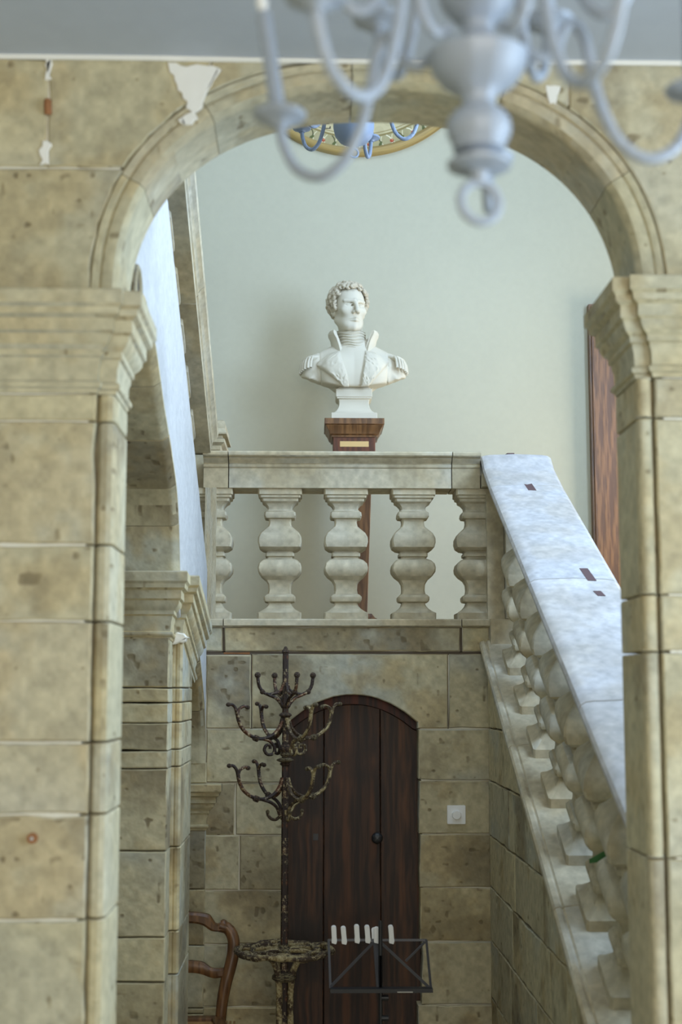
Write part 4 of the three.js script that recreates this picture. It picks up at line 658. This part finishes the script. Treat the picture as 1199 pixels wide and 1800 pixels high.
// ───────────────────────── coat rack ─────────────────────────
{
  const Z = 5.72, S = Z / FPX * 1.0, ax = at(501, 1400, Z)[0], rack = thing('coat_rack', 'tall rusty iron coat and umbrella stand with curling forked hooks before the dark door', 'coat rack', [ax, 0, -Z]);
  const Y = (py) => at(501, py, Z)[1], R = (px) => px * S;
  const q = (list) => list.map(([px, py]) => [R(px), Y(py), 0]);
  part('pole', tube([[0, Y(1148), 0], [0, Y(1260), 0], [0, Y(1340), 0], [0, Y(1440), 0], [0, Y(1560), 0], [0, 0.45, 0]], (t) => R(5.2 + 1.6 * t), 30, 12), M.iron, rack);
  part('finial', lathe([[0.0, Y(1136)], [0.006, Y(1137)], [0.008, Y(1140)], [0.013, Y(1143)], [0.017, Y(1146)], [0.012, Y(1149)], [0.010, Y(1152)]], 16), M.iron, rack);
  for (const [y, r, h, m] of [[1257, 11, 5, M.iron], [1241, 9, 4, M.iron], [1336, 15, 4, M.ironpale], [1326, 9, 5, M.ironpale], [1343, 9, 4, M.iron], [1316, 11, 8, M.iron]]) part('collar', lathe([[0, Y(y - h)], [R(r * 0.55), Y(y - h)], [R(r), Y(y - 1)], [R(r), Y(y + 1)], [R(r * 0.55), Y(y + h)], [0, Y(y + h)]], 20), m, rack);
  const ball = (p, r) => new THREE.SphereGeometry(r, 14, 10).translate(...p);
  const add = (name, geos, ang, m) => { const o = part(name, merge(geos), m, rack); o.rotation.y = ang; if (name === 'forked_hook') o.scale.set(1.13, 1, 1.13); return o; };
  const w = R(3.1);
  for (let k = 0; k < 4; k++) {
    const a = 0.40 + (k * Math.PI) / 2;
    // top hooks with a ball
    add('hook', [tube(q([[4, 1244], [9, 1236], [18, 1227], [32, 1221], [42, 1216], [49, 1206], [52, 1190]]), w, 26, 7), tube(q([[4, 1200], [8, 1212], [17, 1218], [32, 1221]]), w * 0.9, 16, 7), ball(q([[52, 1187]])[0], R(5.4)), ball(q([[43, 1216]])[0], R(4.6))], a, M.iron);
    const low = (dy, dm, sp) => {
      const g = [tube(q([[5, 1262 + dy], [10, 1278 + dy], [22, 1292 + dy], [40, 1298 + dy], [58, 1293 + dy], [73, 1280 + dy], [80, 1264 + dy], [82, 1252 + dy]]), w, 32, 7),
        tube(q([[82, 1256 + dy], [79, 1246 + dy], [70, 1241 + dy], [65, 1243 + dy]]), w * 0.85, 12, 7), tube(q([[82, 1256 + dy], [85, 1245 + dy], [91, 1238 + dy], [97, 1238 + dy]]), w * 0.85, 12, 7), ball(q([[65, 1243 + dy]])[0], R(3.8)), ball(q([[97, 1238 + dy]])[0], R(3.8)),
        lathe([[0, -R(7)], [R(3), -R(5)], [R(6.5), 0], [R(3), R(5)], [0, R(7)]], 10).rotateZ(Math.PI / 2 - 0.2).translate(...q([[50, 1297 + dy]])[0])];
      if (sp) g.push(tube(q([[40, 1298], [26, 1303], [18, 1316], [22, 1325], [31, 1325], [36, 1317], [32, 1309], [26, 1311], [26, 1316]]), w * 0.85, 34, 7)); else g.push(tube(q([[42, 1298 + dy], [24, 1305 + dy], [14, 1314 + dy], [8, 1330 + dy]]), w * 0.9, 16, 7));
      return g;
    };
    const pale = k === 0 || k === 3;
    add('forked_hook', low(0, 0, true), 0.50 + (k * Math.PI) / 2, pale ? M.ironpale : M.iron);
    add('forked_hook', low(105, 0, false), 0.55 + (k * Math.PI) / 2, pale ? M.ironpale : M.iron);
    add('small_hook', [tube(q([[6, 1424], [9, 1434], [16, 1440], [24, 1439], [30, 1432], [31, 1427]]), w * 0.9, 18, 7), ball(q([[31, 1426]])[0], R(3.4))], 0.3 + (k * Math.PI) / 2, M.ironpale);
  }
  // umbrella ring of knotted rods
  const yr = Y(1671), ring = group('umbrella_ring', rack), wob = (r, n, ph, h) => Array.from({ length: 49 }, (_, k) => { const a = (k / 48) * Math.PI * 2; return [Math.cos(a) * (r + 0.004 * Math.sin(a * n + ph)), yr + h + 0.004 * Math.sin(a * n * 0.5 + ph), Math.sin(a) * (r + 0.004 * Math.sin(a * n + ph))]; });
  part('outer_rod', tube(wob(R(80), 9, 0, 0), (t) => R(4.6 + 1.8 * Math.max(0, Math.sin(t * 78))), 130, 8), M.ironpale, ring); part('middle_rod', tube(wob(R(56), 7, 1, 0.002), (t) => R(3.6 + 1.4 * Math.max(0, Math.sin(t * 60))), 110, 8), M.ironpale, ring);
  for (let k = 0; k < 6; k++) { const a = 0.4 + (k * Math.PI) / 3, c = Math.cos(a), s = Math.sin(a); part('spoke', tube([[c * 0.01, yr, s * 0.01], [c * R(30), yr + 0.005, s * R(30)], [c * R(58), yr - 0.002, s * R(58)], [c * R(79), yr, s * R(79)]], R(4), 14, 7), M.ironpale, ring); }
  part('boss', lathe([[0, yr + R(14)], [R(6), yr + R(12)], [R(8), yr + R(6)], [R(13), yr + R(2)], [R(14), yr - R(3)], [R(9), yr - R(8)], [0, yr - R(9)]], 18), M.ironpale, ring);
  for (let k = 0; k < 3; k++) { const a = 0.25 + (k * 2 * Math.PI) / 3, c = Math.cos(a), s = Math.sin(a); part('leg', tube([[c * R(50), yr - 0.01, s * R(50)], [c * R(30), yr - R(10), s * R(30)], [c * R(17), yr - R(30), s * R(17)], [c * R(12), yr - R(60), s * R(12)], [c * R(11.5), yr - R(120), s * R(11.5)], [c * R(13), 0.25, s * R(13)], [c * R(40), 0.08, s * R(40)], [c * R(74), 0.012, s * R(74)]], R(5.6), 50, 9), M.ironpale, rack); }
  part('collar', lathe([[0, yr - R(36)], [R(16), yr - R(37)], [R(21), yr - R(42)], [R(21), yr - R(46)], [R(16), yr - R(50)], [0, yr - R(52)]], 18), M.ironpale, rack);
  part('drip_tray', lathe([[0, 0.05], [0.12, 0.05], [0.13, 0.07], [0.12, 0.045], [0, 0.04]], 24), M.iron, rack);
}

// ───────────────────────── music stand and pegs ─────────────────────────
{
  const Z = 5.45, stand = thing('music_stand', 'black folding wire music stand with an open desk in front of the dark door', 'music stand', [at(668, 1750, Z)[0], 0, -Z]);
  const bx = at(668, 1750, Z)[0], lean = 0.22;
  const yb = at(668, 1742, Z)[1], yt = at(668, 1659, Z)[1], P = (px, py) => { const [x, y] = at(px, py, Z); return [x - bx, y, -(y - yb) * lean - 0.03]; };
  const desk = group('desk', stand);
  const b = (n, a, c, w, m = M.steel, lab) => part(n, bar(P(...a), P(...c), w, 0.004), m, desk, lab);
  b('top_rail', [577, 1658], [753, 1658], 0.0085); b('side_rail', [578, 1657], [581, 1740], 0.009); b('side_rail', [752, 1657], [759, 1742], 0.009);
  b('diagonal', [659, 1661], [582, 1737], 0.010); b('diagonal', [671, 1662], [757, 1740], 0.010); b('short_brace', [750, 1661], [715, 1694], 0.008); b('centre_bar', [663, 1659], [668, 1738], 0.028, M.steel, 'wide grey centre bar');
  const A = P(581, 1742), B = P(761, 1743); part('ledge', uvBox(new THREE.BoxGeometry(B[0] - A[0], 0.014, 0.045)).translate((A[0] + B[0]) / 2, A[1], A[2] + 0.014), M.black, desk); part('ledge_label', new THREE.BoxGeometry(0.058, 0.004, 0.002).translate(P(712, 1744)[0], A[1] - 0.004, A[2] + 0.0375), M.patch, desk);
  part('stem', tube([[0.004, yb - 0.01, -0.03], [0.004, 0.9, -0.03], [0.004, 0.36, -0.03]], 0.0075, 6, 10), M.black, stand);
  for (const y of [1757, 1793]) { const [x, h] = at(674, y, Z); part('clamp_knob', new THREE.CylinderGeometry(0.011, 0.011, 0.026, 12).rotateZ(Math.PI / 2).translate(0.02, h, -0.03), M.black, stand); }
  for (let k = 0; k < 3; k++) { const a = 0.5 + (k * 2 * Math.PI) / 3; part('leg', tube([[0.004, 0.42, -0.03], [0.004 + Math.cos(a) * 0.1, 0.28, -0.03 + Math.sin(a) * 0.1], [0.004 + Math.cos(a) * 0.27, 0.008, -0.03 + Math.sin(a) * 0.27]], 0.007, 10, 8), M.black, stand); }
  const where = ['first from the left, at its corner', 'second from the left', 'third from the left', 'fourth from the left', 'doubled, over the grey centre bar', 'standing apart at the right'];
  [[588, 1633, 1664], [606, 1634, 1665], [629, 1631, 1663], [648, 1632, 1663], [663, 1634, 1663], [690, 1632, 1664]].forEach(([px, y0, y1], i) => {
    const [x, ya] = at(px, y0, Z), yb2 = at(px, y1, Z)[1], H = ya - yb2, p = thing('peg', `white peg on the music stand's top rail, ${where[i]}`, 'peg', [x, yb2, -Z - (yt - yb) * lean - 0.03], 'white pegs on the music stand');
    const limb = (s) => { const sh = new THREE.Shape(); sh.moveTo(-0.0075, 0.004); sh.quadraticCurveTo(-0.0095, 0.012, -0.007, 0.02); sh.lineTo(-0.0085, H - 0.006); sh.quadraticCurveTo(-0.007, H, 0, H); sh.quadraticCurveTo(0.0075, H, 0.0075, H - 0.008); sh.lineTo(0.0085, 0.02); sh.quadraticCurveTo(0.0115, 0.01, 0.006, 0); sh.closePath(); return new THREE.ExtrudeGeometry(sh, { depth: 0.006, bevelEnabled: true, bevelSize: 0.0015, bevelThickness: 0.0015, bevelSegments: 2 }).rotateX(s * 0.05).translate(0, 0, s > 0 ? 0.003 : -0.010); };
    part('jaw', limb(1), M.white, p); part('jaw', limb(-1).translate(i === 4 ? -0.008 : 0, i === 4 ? -0.006 : 0, 0), M.white, p); part('spring', new THREE.TorusGeometry(0.005, 0.0015, 6, 12).rotateY(Math.PI / 2).translate(0, H * 0.42, 0.0), M.steel, p);
    p.rotation.z = [0.02, 0.06, 0.03, 0.05, 0.0, 0.04][i];
  });
}

// ───────────────────────── chair ─────────────────────────
{
  const Z = 5.86, cx = -0.5, chair = thing('chair', 'carved walnut chair with curved open back and cane seat, half hidden by the pier', 'chair', [cx, 0, -Z]);
  const P = (px, py, dz = 0) => { const [x, y] = at(px, py, Z); return [x - cx, y, dz]; };
  const mir = (p) => [-p[0], p[1], p[2]];
  const st = [P(385, 1630, -0.03), P(399, 1634, -0.03), P(409, 1650, -0.026), P(410, 1672, -0.02), P(405, 1698, -0.012), P(397, 1728, -0.004), P(391, 1760, 0), P(388, 1795, 0.004), [P(388, 1795)[0] - 0.002, 0.25, -0.03], [P(388, 1795)[0] + 0.01, 0.0, -0.08]];
  const oval = (pts, a, b, seg) => { const g = tube(pts, 1, seg, 10); return g; };
  part('back_post', tube(st, (t) => 0.0235 + 0.003 * Math.sin(t * 6) - 0.007 * t, 56, 10), M.wood, chair); part('back_post', tube(st.map(mir), (t) => 0.0235 + 0.003 * Math.sin(t * 6) - 0.007 * t, 56, 10), M.wood, chair);
  // crest rail: wave with a hump in the middle and a notch beside the ear
  const band = (up, lo, z, d) => { const n = up.length, rings = up.map((u, i) => { const l = lo[i], k = (u[1] - l[1]) * 0.22; return [[l[0], l[1], z - d], [l[0], l[1], z + d * 0.5], [l[0], l[1] + k, z + d], [u[0], u[1] - k, z + d], [u[0], u[1], z + d * 0.5], [u[0], u[1], z - d]].map((p) => V3(...p)); }); return loft(rings, { crease: 0.7 }); };
  const half = (list) => { const r = smoothPts(list.map(([x, y]) => P(x, y)), 24).map((p) => [p.x, p.y]); return [...r.slice().reverse().map(([x, y]) => [-x, y]), ...r.slice(0)]; };
  const crestU = half([[312, 1604], [328, 1605], [345, 1606], [360, 1608], [368, 1611], [373, 1618], [378, 1625], [384, 1626], [390, 1619], [397, 1621], [404, 1632]]), crestL = half([[312, 1624], [328, 1624], [345, 1625], [358, 1629], [366, 1635], [372, 1638], [378, 1639], [384, 1639], [390, 1640], [395, 1641], [400, 1643]]);
  part('crest_rail', band(crestU, crestL, -0.028, 0.02), M.wood, chair);
  const midU = half([[312, 1688], [330, 1689], [345, 1690], [357, 1692], [364, 1697], [372, 1702], [385, 1703], [393, 1702]]), midL = half([[312, 1710], [330, 1710], [345, 1711], [358, 1714], [368, 1718], [378, 1720], [386, 1719], [393, 1718]]);
  part('back_rail', band(midU, midL, -0.008, 0.014), M.wood, chair);
  const sy = at(388, 1788, Z)[1], sw = P(390, 1790)[0], sd = 0.42, fw = sw + 0.05;
  const seatShape = (o) => { const s = new THREE.Shape(); s.moveTo(-sw + o, 0 + o); s.lineTo(sw - o, o); s.quadraticCurveTo(fw - o, sd * 0.6, fw - 0.02 - o, sd - o); s.quadraticCurveTo(0, sd + 0.06 - o, -fw + 0.02 + o, sd - o); s.quadraticCurveTo(-fw + o, sd * 0.6, -sw + o, o); return s; };
  const fr = seatShape(0); fr.holes.push(new THREE.Path(seatShape(0.035).getPoints(12)));
  part('seat_frame', new THREE.ExtrudeGeometry(fr, { depth: 0.05, bevelEnabled: true, bevelSize: 0.005, bevelThickness: 0.005, bevelSegments: 2 }).rotateX(Math.PI / 2).translate(0, sy + 0.002, 0.0), M.wood, chair);
  const cane = []; for (let k = -14; k <= 14; k++) cane.push(box(k * 0.0155 - 0.0042, k * 0.0155 + 0.0042, sy - 0.012, sy - 0.008, 0.03, sd)); for (let k = 0; k < 26; k++) { const z = 0.035 + k * 0.0152, hw = lerp(sw, fw, clamp(z / 0.3, 0, 1)) - 0.03; cane.push(box(-hw, hw, sy - 0.010, sy - 0.006, z - 0.004, z + 0.004)); }
  const seat = part('cane_seat', merge(cane), mat({ color: new THREE.Color(0.42, 0.24, 0.09), roughness: 0.6 }), chair, 'woven cane seat'); seat.userData.kind = 'stuff';
  for (const s of [-1, 1]) part('front_leg', tube([[s * (fw - 0.04), sy - 0.03, sd - 0.03], [s * (fw - 0.015), sy - 0.12, sd + 0.005], [s * (fw - 0.045), 0.16, sd - 0.025], [s * (fw - 0.03), 0.0, sd + 0.0]], (t) => 0.026 - 0.011 * t + 0.006 * Math.max(0, t - 0.85) * 6, 26, 10), M.wood, chair);
}

// ───────────────────────── light switch, potted plant ─────────────────────────
{
  const [x0, y0] = at(786, 1448, ZB), [x1, y1] = at(818, 1416, ZB), w = x1 - x0, sw = thing('light_switch', 'square white rotary dimmer switch on the stone right of the door', 'light switch', [(x0 + x1) / 2, (y0 + y1) / 2, -ZB + 0.002]);
  const s = new THREE.Shape(); const r = 0.006, a = w / 2; s.moveTo(-a + r, -a); s.lineTo(a - r, -a); s.quadraticCurveTo(a, -a, a, -a + r); s.lineTo(a, a - r); s.quadraticCurveTo(a, a, a - r, a); s.lineTo(-a + r, a); s.quadraticCurveTo(-a, a, -a, a - r); s.lineTo(-a, -a + r); s.quadraticCurveTo(-a, -a, -a + r, -a);
  part('plate', new THREE.ExtrudeGeometry(s, { depth: 0.007, bevelEnabled: true, bevelSize: 0.0015, bevelThickness: 0.002, bevelSegments: 2, bevelOffset: -0.0015 }), M.white, sw);
  part('dial', lathe([[0, 0.026], [0.017, 0.0255], [0.0195, 0.023], [0.0205, 0.009], [0.0205, 0.006]], 32).rotateX(Math.PI / 2), M.white, sw, 'round white dial');
}
{
  const Z = 4.255, [lx, ly] = at(1036, 1514, Z), px = 1.40, base = LAND - 0.16 * 7, plant = thing('potted_plant', 'potted plant on the stair showing one pointed green leaf between the balusters', 'plant', [px, base, -4.13]);
  part('pot', lathe([[0, 0], [0.075, 0], [0.1, 0.16], [0.108, 0.165], [0.108, 0.185], [0.098, 0.185], [0.094, 0.15], [0, 0.15]], 28), mat({ color: new THREE.Color(0.36, 0.16, 0.08), roughness: 0.85 }), plant);
  part('soil', new THREE.CylinderGeometry(0.094, 0.094, 0.01, 24).translate(0, 0.152, 0), M.dark, plant);
  const leaf = (tip, width) => { const n = 14, a = V3(0, 0.17, 0), b = V3(...tip), m = a.clone().lerp(b, 0.55).add(V3(0, 0.17, 0)), cv = new THREE.QuadraticBezierCurve3(a, m, b), rings = []; for (let i = 0; i <= n; i++) { const t = i / n, p = cv.getPoint(t), w = width * Math.pow(Math.sin(Math.PI * Math.pow(t, 0.8) * 0.97 + 0.03), 0.8) + 0.0015; const side = V3(b.z - a.z, 0, -(b.x - a.x)).normalize().lerp(V3(0, 1, 0), 0.85).normalize(); rings.push([p.clone().addScaledVector(side, w), p.clone().add(V3(0, 0.004, 0)), p.clone().addScaledVector(side, -w), p.clone().add(V3(0, -0.002, 0))]); } return loft(rings, { crease: 1 }); };
  const dx = lx - px, dy = ly - base, dz = -0.125;
  part('leaf', leaf([dx, dy, dz], 0.042), M.leaf, plant);
  for (const [a, r, h] of [[0.3, 0.26, 0.26], [1.3, 0.22, 0.3], [5.2, 0.25, 0.24], [5.9, 0.2, 0.34]]) part('leaf', leaf([Math.cos(a) * r, h, Math.sin(a) * r], 0.035), M.leaf, plant);
}

// ───────────────────────── chandeliers ─────────────────────────
// arm profile [radius, height] from the hub to the drip pan
const ARM = [[0.06, 0.812], [0.084, 0.798], [0.106, 0.812], [0.117, 0.842], [0.13, 0.852], [0.143, 0.832], [0.151, 0.79], [0.166, 0.73], [0.19, 0.685], [0.224, 0.667], [0.26, 0.684], [0.281, 0.725], [0.287, 0.757]];
function chandelier(name, label, X, Z, y0, scale, material, tiers, topY, { body, sleeve = 0.11, ringR = 0.0265 } = {}) {
  const t = thing(name, label, 'chandelier', [X, 0, -Z]);
  const g = (r, h) => [r * scale, y0 + (h - 0.638) * scale];
  part('shaft', lathe((body ?? [[0.0, 0.662], [0.009, 0.664], [0.011, 0.672], [0.014, 0.678], [0.03, 0.681], [0.042, 0.686], [0.043, 0.691], [0.03, 0.695], [0.016, 0.697], [0.019, 0.703], [0.034, 0.708], [0.036, 0.714], [0.034, 0.717], [0.041, 0.727], [0.0435, 0.738], [0.041, 0.75], [0.034, 0.76], [0.023, 0.767], [0.0215, 0.776], [0.024, 0.785], [0.033, 0.792], [0.05, 0.803], [0.061, 0.818], [0.066, 0.832], [0.067, 0.838], [0.06, 0.842], [0.04, 0.85], [0.026, 0.862], [0.02, 0.874], [0.022, 0.884], [0.036, 0.895], [0.048, 0.91], [0.052, 0.925], [0.046, 0.94], [0.03, 0.955], [0.02, 0.97], [0.02, 0.985], [0.05, 0.995], [0.054, 1.015], [0.05, 1.03], [0.026, 1.04], [0.018, 1.06], [0.012, 1.1], [0, 1.1]]).map(([a, b]) => g(a, b)), 40), material, t);
  const lr = new THREE.TorusGeometry(ringR * scale, ringR * 0.24 * scale, 12, 36).rotateY(0.25).translate(0, y0, 0); part('ring', lr, material, t);
  tiers.forEach(({ n, phase, k, up, tilt, hub = 0.06 }) => {
    for (let i = 0; i < n; i++) {
      const a = phase + (i * 2 * Math.PI) / n, arm = group(i || tiers[0].phase !== phase ? `arm_${tiers.findIndex((q) => q.phase === phase)}${String(i).padStart(2, '0')}` : 'arm', t);
      const prof = ARM.map(([r, h], j) => [...g(j ? 0.06 + (r - 0.06) * k : hub, h + up), 0]);
      part('branch', tube(prof, 0.0078 * scale, 54, 10), material, arm);
      const [dx, dy] = g(0.06 + (0.287 - 0.06) * k, 0.757 + up);
      part('drip_pan', lathe([[0, -0.006], [0.012, -0.006], [0.016, 0.0], [0.036, 0.008], [0.0385, 0.013], [0.036, 0.016], [0.012, 0.012], [0, 0.012]].map(([r, h]) => [r * scale, h * scale]), 28).translate(dx, dy, 0), material, arm);
      const cd = part('candle_sleeve', lathe([[0, 0.01], [0.0125, 0.01], [0.0115, 0.02], [0.011, sleeve - 0.002], [0.008, sleeve], [0, sleeve]].map(([r, h]) => [r * scale, h * scale]), 18).rotateZ(tilt && i === tilt[0] ? tilt[1] : 0).translate(dx, dy, 0), material, arm);
      part('bulb', lathe([[0, 0.0], [0.006, 0.002], [0.009, 0.014], [0.007, 0.028], [0.002, 0.043], [0, 0.045]].map(([r, h]) => [r * scale, (h + sleeve) * scale]), 14).rotateZ(tilt && i === tilt[0] ? tilt[1] : 0).translate(dx, dy, 0), M.white, arm);
      arm.rotation.y = -a;
    }
  });
  // hanging chain up to the ceiling and its rose
  const y1 = g(0, 1.1)[1], L = topY - y1 - 0.03, nl = Math.max(4, Math.round(L / 0.034)), links = [];
  for (let i = 0; i < nl; i++) { const tg = new THREE.TorusGeometry(0.0125, 0.0028, 6, 14).scale(0.8, 1.6, 1).rotateY((i % 2) * Math.PI / 2).translate(0, y1 + 0.015 + (i + 0.5) * (L / nl), 0); links.push(tg); }
  part('chain', merge(links), material, t);
  part('ceiling_rose', lathe([[0, topY - 0.05], [0.012, topY - 0.048], [0.03, topY - 0.03], [0.06, topY - 0.012], [0.062, topY - 0.001], [0, topY - 0.001]], 28), material, t);
  return t;
}
// angles: 0 points to the picture's right, positive turns away from the camera
const D = Math.PI / 180;
chandelier('chandelier', 'large blurred pale blue-grey chandelier hanging close in front of the arch', 0.2125, 1.7, EYE + 0.6026, 0.944, M.chand, [{ n: 5, phase: -8 * D, k: 1.066, up: 0.045, tilt: [3, -0.16] }, { n: 5, phase: 18 * D, k: 0.67, up: 0.206, hub: 0.045 }], CEIL, { sleeve: 0.175 });
chandelier('chandelier', 'smaller blue chandelier hanging beyond the arch before the round plaque', 0.178, 5.4, EYE + 2.112, 1.0, M.chandBlue, [{ n: 5, phase: 72 * D, k: 0.86, up: 0.03 }], TOP, { sleeve: 0.085, ringR: 0.018, body: [[0, 0.655], [0.006, 0.656], [0.008, 0.668], [0.03, 0.672], [0.056, 0.685], [0.074, 0.708], [0.081, 0.74], [0.081, 0.775], [0.075, 0.79], [0.05, 0.80], [0.03, 0.81], [0.024, 0.83], [0.04, 0.85], [0.045, 0.87], [0.03, 0.9], [0.018, 0.93], [0.024, 0.98], [0.014, 1.05], [0.012, 1.1], [0, 1.1]] });

scene.traverse((o) => { delete o.userData.__n; });
renderer.render(scene, camera);
